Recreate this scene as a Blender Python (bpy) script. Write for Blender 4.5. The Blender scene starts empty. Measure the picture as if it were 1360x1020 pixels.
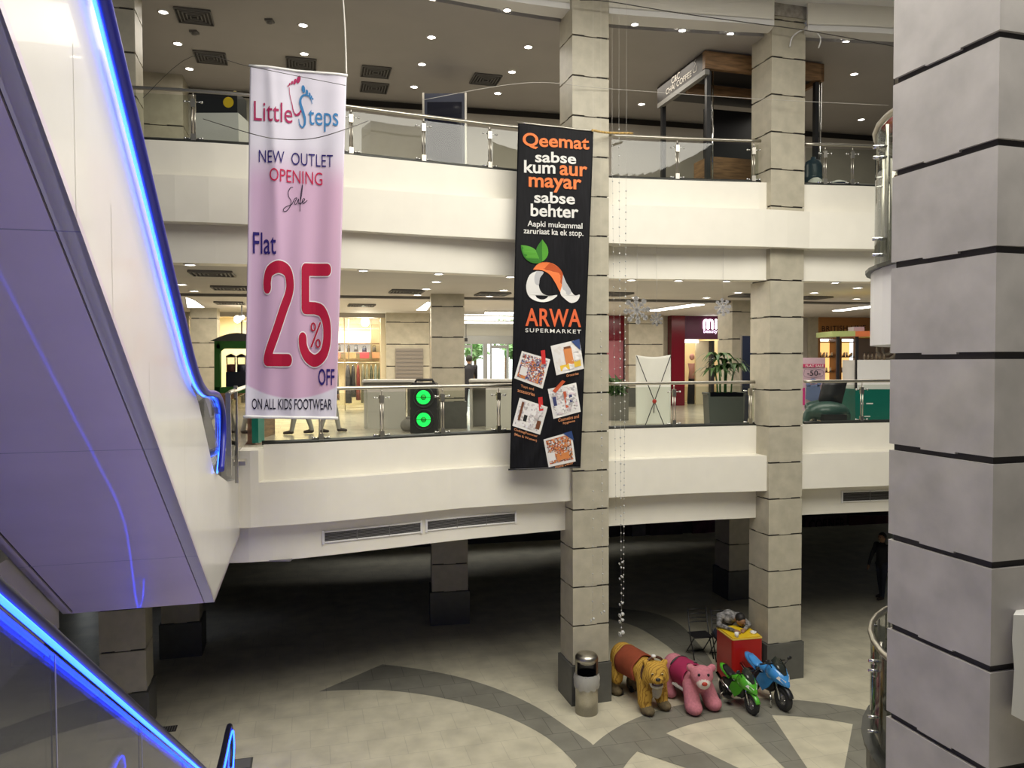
import bpy, bmesh, math, random
import numpy as np
from mathutils import Vector, Matrix, noise
from mathutils.geometry import tessellate_polygon
random.seed(7)
S = bpy.context.scene
COL = S.collection
PI = math.pi
# ------------------------------------------------------------------ camera
FPX = 1020.0
EYE = Vector((0, 0, 6.2))
PITCH = math.atan(30 / 1020.0)
ROLL = -math.asin(120 / 1020 * math.tan(PITCH))
FW = Vector((0, math.cos(PITCH), -math.sin(PITCH)))
_r0 = Vector((1, 0, 0)); _u0 = Vector((0, math.sin(PITCH), math.cos(PITCH)))
RT = _r0 * math.cos(ROLL) + _u0 * math.sin(ROLL)
UP = -_r0 * math.sin(ROLL) + _u0 * math.cos(ROLL)
cd = bpy.data.cameras.new('camera'); cam = bpy.data.objects.new('camera', cd); COL.objects.link(cam)
cd.sensor_fit = 'HORIZONTAL'; cd.sensor_width = 36; cd.lens = 27; cd.clip_start = 0.05; cd.clip_end = 200
m3 = Matrix((RT, UP, -FW)).transposed()
cam.matrix_world = Matrix.Translation(EYE) @ m3.to_4x4()
S.camera = cam
S.view_settings.view_transform = 'Standard'; S.view_settings.look = 'None'
S.view_settings.exposure = 0.10; S.view_settings.gamma = 1.0
S.view_settings.use_curve_mapping = False
S.cycles.use_denoising = True
S.cycles.max_bounces = 8; S.cycles.diffuse_bounces = 4; S.cycles.glossy_bounces = 3
S.cycles.transparent_max_bounces = 16; S.cycles.transmission_bounces = 4
S.cycles.caustics_reflective = False; S.cycles.caustics_refractive = False
S.cycles.sample_clamp_indirect = 6
w = bpy.data.worlds.new('world'); S.world = w; w.use_nodes = True
w.node_tree.nodes['Background'].inputs[0].default_value = (0.80, 0.84, 0.92, 1)
w.node_tree.nodes['Background'].inputs[1].default_value = 0.08


def area(name, loc, size, power, color=(1, 1, 1), rot=(0, 0, 0), sy=None):
    l = bpy.data.lights.new(name, 'AREA'); l.energy = power; l.color = color
    l.size = size
    if sy: l.shape = 'RECTANGLE'; l.size_y = sy
    o = bpy.data.objects.new(name, l); COL.objects.link(o); o.location = loc; o.rotation_euler = rot
    return o


# daylight through the atrium skylight, the ceiling lighting of the galleries, and added middle gallery fill
area('skylight', (3.6, 6.2, 12.88), 10, 2050, (1.0, 0.955, 0.85), sy=9)
area('middle_gallery_light_and_fill', (-3.5, 21.0, 7.70), 9, 420, (1.0, 0.90, 0.74), sy=4)
area('middle_gallery_light_and_fill', (6.5, 22.5, 7.70), 8, 230, (1.0, 0.92, 0.82), sy=4)
area('middle_gallery_light_and_fill', (-1.8, 15.0, 7.70), 5.5, 120, (1.0, 0.93, 0.82), rot=(0, 0, 0.35), sy=1.0)  # added fill lamp that brightens the desk fronts
area('middle_gallery_light_and_fill', (5.4, 16.7, 7.70), 7, 110, (1.0, 0.93, 0.84), rot=(0, 0, 0.2), sy=1.0)  # added fill lamp for the front of the gallery
area('upper_gallery_light', (1.0, 16.4, 12.33), 16, 300, (1.0, 0.92, 0.8), rot=(0, 0, 0.2), sy=2)


# ------------------------------------------------------------------ pixel -> place helpers
def ray(x, y): return FW + RT * ((x - 680) / FPX) - UP * ((y - 510) / FPX)
def atZ(x, y, z):
    r = ray(x, y); return EYE + r * ((z - EYE.z) / r.z)
def atY(x, y, Y):
    r = ray(x, y); return EYE + r * (Y / r.y)
def atV(x, y, a, b):          # upright plane X = a + b*Y
    r = ray(x, y); return EYE + r * (a / (r.x - b * r.y))
ANG = math.radians(15)
uv_u = Vector((math.cos(ANG), math.sin(ANG), 0)); uv_v = Vector((-math.sin(ANG), math.cos(ANG), 0))
Z = Vector((0, 0, 1))


# ------------------------------------------------------------------ materials
def mat(name, col, rough=0.6, metal=0.0, emit=None, es=0.0, nscale=0, namt=0.0, bump=0.0, spec=0.5, coat=0.0, ncol=None, stretch=None, bscale=None):
    m = bpy.data.materials.new(name); m.use_nodes = True
    nt = m.node_tree; b = nt.nodes['Principled BSDF']
    c = (col[0], col[1], col[2], 1)
    b.inputs['Base Color'].default_value = c
    b.inputs['Roughness'].default_value = rough; b.inputs['Metallic'].default_value = metal
    b.inputs['Specular IOR Level'].default_value = spec
    if coat: b.inputs['Coat Weight'].default_value = coat; b.inputs['Coat Roughness'].default_value = 0.04
    if emit:
        b.inputs['Emission Color'].default_value = (*emit, 1); b.inputs['Emission Strength'].default_value = es
    if nscale:
        tc = nt.nodes.new('ShaderNodeTexCoord'); src = tc.outputs['Object']
        if stretch:
            mp = nt.nodes.new('ShaderNodeMapping'); mp.inputs['Scale'].default_value = stretch
            nt.links.new(src, mp.inputs[0]); src = mp.outputs[0]
        n = nt.nodes.new('ShaderNodeTexNoise'); n.inputs['Scale'].default_value = nscale; n.inputs['Detail'].default_value = 6
        nt.links.new(src, n.inputs['Vector'])
        if namt:
            r = nt.nodes.new('ShaderNodeValToRGB')
            c2 = ncol or tuple(v * (1 - namt) for v in col)
            r.color_ramp.elements[0].color = (*c2, 1); r.color_ramp.elements[1].color = (*[min(1, v * (1 + (0 if ncol else namt))) for v in col], 1)
            r.color_ramp.elements[0].position = 0.3; r.color_ramp.elements[1].position = 0.7
            nt.links.new(n.outputs['Fac'], r.inputs[0]); nt.links.new(r.outputs[0], b.inputs['Base Color'])
        if bump:
            bp = nt.nodes.new('ShaderNodeBump'); bp.inputs['Strength'].default_value = bump
            s2 = n
            if bscale:
                s2 = nt.nodes.new('ShaderNodeTexNoise'); s2.inputs['Scale'].default_value = bscale; nt.links.new(src, s2.inputs['Vector'])
            nt.links.new(s2.outputs['Fac'], bp.inputs['Height']); nt.links.new(bp.outputs[0], b.inputs['Normal'])
    return m


def glass_mat(name, tint, refl=0.06, rough=0.02):
    m = bpy.data.materials.new(name); m.use_nodes = True; nt = m.node_tree; nt.nodes.clear()
    out = nt.nodes.new('ShaderNodeOutputMaterial'); mx = nt.nodes.new('ShaderNodeMixShader')
    t = nt.nodes.new('ShaderNodeBsdfTransparent'); t.inputs[0].default_value = (*tint, 1)
    g = nt.nodes.new('ShaderNodeBsdfGlossy'); g.inputs['Roughness'].default_value = rough
    lw = nt.nodes.new('ShaderNodeLayerWeight'); lw.inputs[0].default_value = 0.25
    mr = nt.nodes.new('ShaderNodeMapRange'); mr.inputs[3].default_value = refl; mr.inputs[4].default_value = 0.9
    nt.links.new(lw.outputs['Fresnel'], mr.inputs[0]); nt.links.new(mr.outputs[0], mx.inputs[0])
    nt.links.new(t.outputs[0], mx.inputs[1]); nt.links.new(g.outputs[0], mx.inputs[2]); nt.links.new(mx.outputs[0], out.inputs[0])
    return m


def tile_mat(name, c1, c2, grout, size=0.6, rough=0.35, rot=ANG, mort=0.006):
    m = bpy.data.materials.new(name); m.use_nodes = True; nt = m.node_tree; b = nt.nodes['Principled BSDF']
    tc = nt.nodes.new('ShaderNodeTexCoord'); mp = nt.nodes.new('ShaderNodeMapping'); mp.inputs['Rotation'].default_value = (0, 0, -rot)
    nt.links.new(tc.outputs['Object'], mp.inputs[0])
    br = nt.nodes.new('ShaderNodeTexBrick'); br.offset = 0.5; br.inputs['Scale'].default_value = 1
    br.inputs['Brick Width'].default_value = size; br.inputs['Row Height'].default_value = size
    br.inputs['Mortar Size'].default_value = mort; br.inputs['Bias'].default_value = 0
    br.inputs['Color1'].default_value = (*c1, 1); br.inputs['Color2'].default_value = (*c2, 1); br.inputs['Mortar'].default_value = (*grout, 1)
    nt.links.new(mp.outputs[0], br.inputs['Vector'])
    n = nt.nodes.new('ShaderNodeTexNoise'); n.inputs['Scale'].default_value = 2.2; n.inputs['Detail'].default_value = 8
    nt.links.new(mp.outputs[0], n.inputs['Vector'])
    mx = nt.nodes.new('ShaderNodeMix'); mx.data_type = 'RGBA'; mx.blend_type = 'MULTIPLY'; mx.inputs[0].default_value = 1
    r = nt.nodes.new('ShaderNodeValToRGB'); r.color_ramp.elements[0].color = (0.74, 0.74, 0.74, 1); r.color_ramp.elements[0].position = 0.3; r.color_ramp.elements[1].position = 0.7
    nt.links.new(n.outputs['Fac'], r.inputs[0]); nt.links.new(br.outputs['Color'], mx.inputs[6]); nt.links.new(r.outputs[0], mx.inputs[7])
    nt.links.new(mx.outputs[2], b.inputs['Base Color']); b.inputs['Roughness'].default_value = rough
    return m


M = {}
M['white'] = mat('white_paint', (0.80, 0.768, 0.68), 0.45, nscale=3, namt=0.02, bump=0.01)
M['truss'] = mat('glossy_white_panel', (0.70, 0.68, 0.66), 0.3, coat=0.25, nscale=2, namt=0.03)
M['truss_bottom'] = mat('purple_lit_panel', (0.72, 0.63, 0.74), 0.35, nscale=2, namt=0.04, coat=0.2)  # purple neon light on the underside put into the base colour
M['seam'] = mat('dark_seam', (0.012, 0.012, 0.03), 0.5)
M['clad'] = mat('beige_grey_cladding', (0.45, 0.415, 0.325), 0.45, nscale=5, namt=0.10, bump=0.02)
M['clad_near'] = mat('grey_cladding', (0.44, 0.415, 0.40), 0.45, nscale=3.2, namt=0.14, bump=0.02)
M['joint'] = mat('dark_joint', (0.03, 0.026, 0.024), 0.6)
M['plinth'] = mat('charcoal_plinth', (0.10, 0.10, 0.092), 0.4, nscale=6, namt=0.1)
M['floor'] = tile_mat('beige_floor_tile', (0.74, 0.69, 0.53), (0.72, 0.67, 0.515), (0.61, 0.57, 0.44))
M['floor_band'] = tile_mat('grey_floor_tile', (0.285, 0.275, 0.23), (0.275, 0.265, 0.22), (0.14, 0.135, 0.115))
M['mid_floor'] = tile_mat('cream_gallery_tile', (0.62, 0.58, 0.48), (0.60, 0.56, 0.46), (0.45, 0.42, 0.35), rough=0.2)
M['ceil'] = mat('ceiling_paint', (0.40, 0.38, 0.365), 0.8, nscale=1.5, namt=0.03)
M['ceil_mid'] = mat('gallery_ceiling_paint', (0.55, 0.52, 0.48), 0.8, nscale=1.5, namt=0.03)
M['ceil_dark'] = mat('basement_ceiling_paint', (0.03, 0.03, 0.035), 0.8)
M['wall'] = mat('warm_grey_wall', (0.42, 0.39, 0.34), 0.7, nscale=2, namt=0.05)
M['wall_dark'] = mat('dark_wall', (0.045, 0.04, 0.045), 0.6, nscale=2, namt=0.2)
M['steel'] = mat('brushed_steel', (0.48, 0.455, 0.40), 0.33, 1.0, nscale=40, namt=0.05)
M['chrome'] = mat('chrome', (0.6, 0.6, 0.59), 0.12, 1.0)
M['black'] = mat('black_plastic', (0.015, 0.015, 0.017), 0.4)
M['rubber'] = mat('black_rubber', (0.02, 0.02, 0.021), 0.75)
M['blue_rubber'] = mat('blue_handrail_rubber', (0.015, 0.02, 0.30), 0.35)
M['neon'] = mat('blue_neon', (0.1, 0.3, 0.9), 0.4, emit=(0.05, 0.34, 1.0), es=5.5)
M['neon_low'] = mat('deep_blue_neon', (0.05, 0.2, 1), 0.4, emit=(0.006, 0.034, 1.0), es=17)
M['neon_core'] = mat('cyan_neon', (0.3, 0.7, 1), 0.4, emit=(0.02, 0.115, 1.0), es=5)
M['glass'] = glass_mat('railing_glass', (0.76, 0.80, 0.74), 0.035)
M['glass_clear'] = glass_mat('shop_glass', (0.93, 0.94, 0.92), 0.04)
M['glass_esc'] = glass_mat('escalator_glass', (0.86, 0.87, 0.93), 0.05)
_g = M['glass_esc'].node_tree; _o = [q for q in _g.nodes if q.type == 'OUTPUT_MATERIAL'][0]; _s = _o.inputs[0].links[0].from_node
_m2 = _g.nodes.new('ShaderNodeMixShader'); _m2.inputs[0].default_value = 0.04; _d2 = _g.nodes.new('ShaderNodeBsdfDiffuse'); _d2.inputs[0].default_value = (.8, .8, .8, 1)
_g.links.new(_s.outputs[0], _m2.inputs[1]); _g.links.new(_d2.outputs[0], _m2.inputs[2]); _g.links.new(_m2.outputs[0], _o.inputs[0])
M['dark_rubber'] = mat('dark_handrail_rubber', (0.012, 0.012, 0.03), 0.4)
M['edge'] = mat('dark_metal_shoe', (0.05, 0.052, 0.048), 0.35, 0.6)
M['lamp'] = mat('downlight_glow', (1, 1, 1), 0.4, emit=(1.0, 0.95, 0.86), es=14)
M['panel_lamp'] = mat('light_panel_glow', (1, 1, 1), 0.4, emit=(1.0, 0.97, 0.90), es=5)
M['trim'] = mat('white_trim', (0.78, 0.77, 0.75), 0.5)
M['vent'] = mat('grey_vent', (0.17, 0.165, 0.16), 0.5)
M['vent_dark'] = mat('vent_shadow_gap', (0.035, 0.033, 0.033), 0.7)
M['red'] = mat('red_gloss', (0.42, 0.012, 0.01), 0.3, nscale=3, namt=0.08)
M['yellow'] = mat('yellow_laminate', (0.80, 0.55, 0.02), 0.35)
M['navy'] = mat('navy_panel', (0.012, 0.016, 0.035), 0.3)
M['maroon'] = mat('maroon_gloss_panel', (0.16, 0.008, 0.018), 0.15)
M['wood'] = mat('brown_wood', (0.23, 0.13, 0.06), 0.45, nscale=3, namt=0.4, stretch=(1, 1, 9))
M['plum'] = mat('plum_fascia', (0.10, 0.012, 0.05), 0.25)
M['green'] = mat('green_paint', (0.02, 0.11, 0.015), 0.4)
M['grey_desk'] = mat('light_grey_laminate', (0.62, 0.60, 0.56), 0.45)
M['dark_desk'] = mat('dark_grey_laminate', (0.22, 0.215, 0.20), 0.45)
M['cream'] = mat('cream_panel', (0.75, 0.66, 0.46), 0.5)
M['ivory'] = mat('white_laminate', (0.76, 0.75, 0.74), 0.4)
M['teal'] = mat('teal_panel', (0.0, 0.13, 0.10), 0.3)
M['shutter'] = mat('grey_shutter', (0.25, 0.22, 0.19), 0.4, 0.3)
M['foliage'] = mat('leaf_green', (0.055, 0.12, 0.03), 0.5, nscale=5, namt=0.5)
M['skin'] = mat('skin', (0.30, 0.16, 0.09), 0.5)
M['hair'] = mat('black_hair', (0.012, 0.010, 0.009), 0.6)
M['dark_cloth'] = mat('dark_cloth', (0.018, 0.018, 0.024), 0.85)
M['grey_cloth'] = mat('grey_cloth', (0.32, 0.31, 0.29), 0.85)
M['denim'] = mat('dark_denim', (0.03, 0.035, 0.06), 0.85)
M['plaid'] = mat('plaid_shirt', (0.42, 0.40, 0.40), 0.85, nscale=26, namt=1, ncol=(0.03, 0.03, 0.035))
M['shoe'] = mat('dark_shoe', (0.05, 0.035, 0.03), 0.6)


# ------------------------------------------------------------------ mesh builder
class MB:
    def __init__(s): s.v = []; s.f = []; s.m = []; s.sm = []
    def add(s, vs, fs, mi=0, smooth=False):
        o = len(s.v); s.v += [tuple(p) for p in vs]
        for f in fs: s.f.append([i + o for i in f]); s.m.append(mi); s.sm.append(smooth)
        return s
    def box(s, c, d, mi=0, R=None, ang=None):
        if ang is not None: R = Matrix.Rotation(ang, 3, 'Z')
        vs = []
        for x in (-1, 1):
            for y in (-1, 1):
                for z in (-1, 1):
                    p = Vector((x * d[0] / 2, y * d[1] / 2, z * d[2] / 2))
                    vs.append((R @ p if R else p) + Vector(c))
        return s.add(vs, [(0, 1, 3, 2), (4, 6, 7, 5), (0, 4, 5, 1), (2, 3, 7, 6), (0, 2, 6, 4), (1, 5, 7, 3)], mi)
    def prism(s, poly, z0, z1, mi=0, mtop=None):     # poly in XY
        n = len(poly); vs = [(p[0], p[1], z0) for p in poly] + [(p[0], p[1], z1) for p in poly]
        fs = [(i, (i + 1) % n, n + (i + 1) % n, n + i) for i in range(n)]
        s.add(vs, fs, mi)
        tri = tessellate_polygon([[Vector((p[0], p[1], 0)) for p in poly]])
        s.add([(p[0], p[1], z1) for p in poly], [tuple(t) for t in tri], mi if mtop is None else mtop)
        s.add([(p[0], p[1], z0) for p in poly], [tuple(reversed(t)) for t in tri], mi)
        return s
    def extr(s, pts3, off, mi=0):                    # planar 3D polygon extruded by vector
        n = len(pts3); off = Vector(off); P = [Vector(p) for p in pts3]
        s.add(P + [p + off for p in P], [(i, (i + 1) % n, n + (i + 1) % n, n + i) for i in range(n)], mi)
        nrm = off.normalized(); a = (P[1] - P[0]).normalized(); b = nrm.cross(a)
        tri = tessellate_polygon([[Vector((p.dot(a), p.dot(b), 0)) for p in P]])
        s.add(P, [tuple(t) for t in tri], mi); s.add([p + off for p in P], [tuple(reversed(t)) for t in tri], mi)
        return s
    def cyl(s, p0, p1, r0, r1=None, n=16, mi=0, cap=True, smooth=True):
        r1 = r0 if r1 is None else r1; p0 = Vector(p0); p1 = Vector(p1); d = (p1 - p0).normalized()
        a = d.orthogonal().normalized(); b = d.cross(a); vs = []
        for p, r in ((p0, r0), (p1, r1)):
            for i in range(n):
                t = 2 * PI * i / n; vs.append(p + a * (r * math.cos(t)) + b * (r * math.sin(t)))
        s.add(vs, [(i, (i + 1) % n, n + (i + 1) % n, n + i) for i in range(n)], mi, smooth)
        if cap: s.add(vs[:n], [tuple(reversed(range(n)))], mi); s.add(vs[n:], [tuple(range(n))], mi)
        return s
    def tube(s, path, r, n=8, mi=0, smooth=True, ry=None, upv=None):
        P = [Vector(p) for p in path]; N = len(P); vs = []; fs = []
        a = None
        for i in range(N):
            d = (P[min(i + 1, N - 1)] - P[max(i - 1, 0)]).normalized()
            if upv is not None: b = Vector(upv); a = b.cross(d).normalized(); b2 = d.cross(a)
            else:
                a = d.orthogonal().normalized() if a is None else (a - d * a.dot(d)).normalized(); b2 = d.cross(a)
            rr = r[i] if isinstance(r, (list, tuple)) else r
            for k in range(n):
                t = 2 * PI * k / n; vs.append(P[i] + a * (rr * math.cos(t)) + b2 * ((ry or rr) * math.sin(t)))
        for i in range(N - 1):
            for k in range(n): fs.append((i * n + k, i * n + (k + 1) % n, (i + 1) * n + (k + 1) % n, (i + 1) * n + k))
        s.add(vs, fs, mi, smooth); s.add(vs[:n], [tuple(reversed(range(n)))], mi); s.add(vs[-n:], [tuple(range(n))], mi)
        return s
    def lathe(s, prof, c=(0, 0, 0), n=24, mi=0, axis=None, smooth=True):
        c = Vector(c); R = Vector((0, 0, 1)).rotation_difference(Vector(axis)).to_matrix() if axis is not None else Matrix.Identity(3)
        vs = []; fs = []
        for r, z in prof:
            for k in range(n):
                t = 2 * PI * k / n; vs.append(c + R @ Vector((r * math.cos(t), r * math.sin(t), z)))
        for i in range(len(prof) - 1):
            for k in range(n): fs.append((i * n + k, i * n + (k + 1) % n, (i + 1) * n + (k + 1) % n, (i + 1) * n + k))
        return s.add(vs, fs, mi, smooth)
    def ell(s, c, r, mi=0, R=None, n=16, m=10):
        c = Vector(c); r = r if isinstance(r, (tuple, list)) else (r, r, r); vs = []; fs = []
        for i in range(m + 1):
            p = PI * i / m
            for k in range(n):
                t = 2 * PI * k / n
                q = Vector((r[0] * math.sin(p) * math.cos(t), r[1] * math.sin(p) * math.sin(t), r[2] * math.cos(p)))
                vs.append(c + (R @ q if R else q))
        for i in range(m):
            for k in range(n): fs.append((i * n + k, (i + 1) * n + k, (i + 1) * n + (k + 1) % n, i * n + (k + 1) % n))
        return s.add(vs, fs, mi, True)
    def torus(s, c, axis, R, r, n=28, m=10, mi=0):
        ax = Vector(axis).normalized(); a = ax.orthogonal().normalized(); b = ax.cross(a); c = Vector(c); vs = []; fs = []
        for i in range(n):
            t = 2 * PI * i / n; d = a * math.cos(t) + b * math.sin(t)
            for k in range(m):
                q = 2 * PI * k / m; vs.append(c + d * (R + r * math.cos(q)) + ax * (r * math.sin(q)))
        for i in range(n):
            for k in range(m): fs.append((i * m + k, ((i + 1) % n) * m + k, ((i + 1) % n) * m + (k + 1) % m, i * m + (k + 1) % m))
        return s.add(vs, fs, mi, True)
    def loft(s, secs, mi=0, smooth=True, cap=True):   # list of equal-length closed rings
        n = len(secs[0]); vs = [p for q in secs for p in q]; fs = []
        for i in range(len(secs) - 1):
            for k in range(n): fs.append((i * n + k, i * n + (k + 1) % n, (i + 1) * n + (k + 1) % n, (i + 1) * n + k))
        s.add(vs, fs, mi, smooth)
        if cap: s.add(secs[0], [tuple(reversed(range(n)))], mi); s.add(secs[-1], [tuple(range(n))], mi)
        return s
    def fill2(s, poly, fn, mi=0):                      # 2D polygon mapped by fn
        tri = tessellate_polygon([[Vector((p[0], p[1], 0)) for p in poly]])
        return s.add([fn(p[0], p[1]) for p in poly], [tuple(t) for t in tri], mi)
    def ribbon(s, pts, wd, fn, mi=0, ys=1.0, closed=False, sub=6):   # 2D stroke of even width; ys squeezes y while offsetting
        P = [Vector((p[0], p[1] * ys)) for p in pts]
        P = smooth2(P, sub) if sub else P
        N = len(P); L = []; Rr = []
        for i in range(N):
            d = (P[min(i + 1, N - 1)] - P[max(i - 1, 0)]); d.normalize(); nn = Vector((-d.y, d.x))
            ww = wd[min(len(wd) - 1, i * len(wd) // N)] / 2 if isinstance(wd, (list, tuple)) else wd / 2
            L.append(P[i] + nn * ww); Rr.append(P[i] - nn * ww)
        w0 = (wd[0] if isinstance(wd, (list, tuple)) else wd) / 2; w1 = (wd[-1] if isinstance(wd, (list, tuple)) else wd) / 2
        vs = [fn(q.x, q.y / ys) for q in L] + [fn(q.x, q.y / ys) for q in Rr]
        s.add(vs, [(i, i + 1, N + i + 1, N + i) for i in range(N - 1)], mi)
        for c, rr in ((P[0], w0), (P[-1], w1)):        # round ends
            ring = [fn(c.x + rr * math.cos(2 * PI * k / 14), (c.y + rr * math.sin(2 * PI * k / 14)) / ys) for k in range(14)]
            s.add(ring, [tuple(range(14))], mi)
        return s
    def disc2(s, c, rx, ry, fn, rot=0, mi=0, n=20):
        pts = []
        for k in range(n):
            t = 2 * PI * k / n; x = rx * math.cos(t); y = ry * math.sin(t)
            pts.append(fn(c[0] + x * math.cos(rot) - y * math.sin(rot), c[1] + x * math.sin(rot) + y * math.cos(rot)))
        return s.add(pts, [tuple(range(n))], mi)
    def build(s, name, mats, parent=None, org=None, loc=None):
        me = bpy.data.meshes.new(name)
        o3 = Vector(org) if org is not None else (Vector(parent.location) if parent is not None and parent.get('wc') else Vector((0, 0, 0)))
        if parent is not None and parent.parent is not None and org is None and parent.parent.get('wc'): o3 = Vector(parent.parent.location)
        me.from_pydata([Vector(p) - o3 for p in s.v], [], s.f)
        mats = mats if isinstance(mats, (list, tuple)) else [mats]
        for q in mats: me.materials.append(q)
        me.polygons.foreach_set('material_index', [min(i, len(mats) - 1) for i in s.m]); me.polygons.foreach_set('use_smooth', s.sm)
        bm = bmesh.new(); bm.from_mesh(me); bmesh.ops.remove_doubles(bm, verts=bm.verts, dist=1e-5); bmesh.ops.recalc_face_normals(bm, faces=bm.faces); bm.to_mesh(me); bm.free()
        me.update()
        o = bpy.data.objects.new(name, me); COL.objects.link(o)
        if parent is not None: o.parent = parent
        elif org is not None: o.location = o3
        if loc is not None: o.location = loc
        return o


def smooth2(P, sub=6):
    out = []; N = len(P)
    for i in range(N - 1):
        p0, p1, p2, p3 = P[max(i - 1, 0)], P[i], P[i + 1], P[min(i + 2, N - 1)]
        for k in range(sub):
            t = k / sub
            out.append(0.5 * ((2 * p1) + (p2 - p0) * t + (2 * p0 - 5 * p1 + 4 * p2 - p3) * t * t + (3 * p1 - p0 - 3 * p2 + p3) * t ** 3))
    out.append(P[-1]); return out


def thing(name, label, cat, loc=(0, 0, 0), rz=0.0, group=None, wc=False):
    o = bpy.data.objects.new(name, None); COL.objects.link(o); o.location = loc; o.rotation_euler = (0, 0, rz); o.empty_display_size = 0.2
    o['label'] = label; o['category'] = cat
    if group: o['group'] = group
    if wc: o['wc'] = 1
    return o


def tag(o, label, cat, group=None):
    o['label'] = label; o['category'] = cat
    if group: o['group'] = group
    return o


def struct(o, label=None):
    o['kind'] = 'structure'
    if label: o['label'] = label
    return o


def plabel(o, label): o['label'] = label; return o


def dup(root, loc=None, rz=None, label=None, group=None):
    def cp(o, par):
        c = o.copy(); COL.objects.link(c); c.parent = par
        for ch in [x for x in o.children]: cp(ch, c)
        return c
    c = cp(root, None)
    if loc is not None: c.location = loc
    if rz is not None: c.rotation_euler = (0, 0, rz)
    if label: c['label'] = label
    if group: c['group'] = group
    return c


def plane_fn(o, ax, ay):
    o = Vector(o); ax = Vector(ax); ay = Vector(ay)
    return lambda x, y: o + ax * x + ay * y


def text(name, body, m, parent, fn, box, bold=0.0, slope=0.0, sub=None, spacing=1.0, org=None, flip=True, shear=0.0, thick=None):
    """lettering fitted to box (x0, ytop, x1, ybottom) in fn's 2D space; y runs down when flip"""
    cu = bpy.data.curves.new('letters', 'FONT'); cu.body = body; cu.offset = bold; cu.space_character = spacing; cu.shear = shear; cu.resolution_u = 4
    if thick: cu.extrude = 0.0
    o = bpy.data.objects.new('letters', cu); COL.objects.link(o)
    bpy.context.view_layer.update()
    me = bpy.data.meshes.new_from_object(o.evaluated_get(bpy.context.evaluated_depsgraph_get()))
    bpy.data.objects.remove(o); bpy.data.curves.remove(cu)
    xs = [v.co.x for v in me.vertices]; ys = [v.co.y for v in me.vertices]
    x0, x1, y0, y1 = min(xs), max(xs), min(ys), max(ys); bx0, by0, bx1, by1 = box
    bm = bmesh.new(); bm.from_mesh(me)
    for v in bm.verts:
        fx = (v.co.x - x0) / (x1 - x0); fy = (v.co.y - y0) / (y1 - y0)
        v.co = Vector((bx0 + fx * (bx1 - bx0), by1 + fy * (by0 - by1), 0))
    if sub:
        for _ in range(3):
            es = [e for e in bm.edges if e.calc_length() > sub]
            if not es: break
            bmesh.ops.subdivide_edges(bm, edges=es, cuts=1)
        bmesh.ops.triangulate(bm, faces=bm.faces)
    for v in bm.verts: v.co = fn(v.co.x, v.co.y + slope * (v.co.x - bx0))
    o3 = Vector(org) if org is not None else (Vector(parent.location) if parent is not None and parent.get('wc') else Vector((0, 0, 0)))
    if parent is not None and parent.parent is not None and org is None and parent.parent.get('wc'): o3 = Vector(parent.parent.location)
    for v in bm.verts: v.co -= o3
    bmesh.ops.remove_doubles(bm, verts=bm.verts, dist=1e-6)
    bm.to_mesh(me); bm.free()
    me.materials.clear(); me.materials.append(m); me.name = name
    ob = bpy.data.objects.new(name, me); COL.objects.link(ob); ob.parent = parent
    return ob


def blob(name, prims, mats, voxel, parent=None, smooth=4, loc=None, rz=0):
    """one continuous body grown over tapered capsules ('c',p0,p1,r0,r1,mat) and ellipsoids ('e',centre,radii,euler,mat)"""
    mb = MB()
    for q in prims:
        if q[0] == 'c':
            p0, p1 = Vector(q[1]), Vector(q[2]); mb.ell(p0, q[3], n=14, m=9); mb.ell(p1, q[4], n=14, m=9)
            if (p1 - p0).length > 1e-4: mb.cyl(p0, p1, q[3], q[4], n=14)
        else:
            mb.ell(q[1], q[2], R=Matrix.Identity(3) if not q[3] else bpy_euler(q[3]), n=18, m=12)
    o = mb.build(name, mats)
    r = o.modifiers.new('r', 'REMESH'); r.mode = 'VOXEL'; r.voxel_size = voxel
    sm = o.modifiers.new('s', 'SMOOTH'); sm.iterations = smooth; sm.factor = 0.5
    bpy.context.view_layer.update()
    me = bpy.data.meshes.new_from_object(o.evaluated_get(bpy.context.evaluated_depsgraph_get()))
    old = o.data; o.modifiers.clear(); o.data = me; bpy.data.meshes.remove(old); me.name = name
    me.materials.clear()
    for q in mats: me.materials.append(q)
    n = len(me.polygons); C = np.zeros(n * 3); me.polygons.foreach_get('center', C); C = C.reshape(n, 3)
    D = np.full((len(prims), n), 1e9)
    for i, q in enumerate(prims):
        if q[0] == 'c':
            a = np.array(q[1], float); b = np.array(q[2], float); ab = b - a; L = max(ab @ ab, 1e-9)
            t = np.clip(((C - a) @ ab) / L, 0, 1); D[i] = np.linalg.norm(C - a - t[:, None] * ab, axis=1) - (q[3] + t * (q[4] - q[3]))
        else:
            R = np.array(bpy_euler(q[3]).transposed()) if q[3] else np.eye(3); rr = np.array(q[2], float)
            D[i] = (np.linalg.norm(((C - np.array(q[1], float)) @ R.T) / rr, axis=1) - 1) * rr.min()
    mi = np.array([q[-1] for q in prims])[D.argmin(axis=0)]
    me.polygons.foreach_set('material_index', mi.astype(int)); me.polygons.foreach_set('use_smooth', [True] * n); me.update()
    if parent is not None: o.parent = parent
    if loc is not None: o.location = loc
    o.rotation_euler = (0, 0, rz)
    return o


def bpy_euler(e):
    from mathutils import Euler
    return Euler(e).to_matrix()


class Curve:   # plan curve through (x, y) points, x ascending
    def __init__(s, pts): s.p = [Vector(q) for q in pts]; s.q = smooth2(s.p, 12)
    def y(s, x): return float(np.interp(x, [p.x for p in s.q], [p.y for p in s.q]))
    def seg(s, x0, x1, n=24): return [Vector((x0 + (x1 - x0) * i / n, s.y(x0 + (x1 - x0) * i / n))) for i in range(n + 1)]


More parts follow.
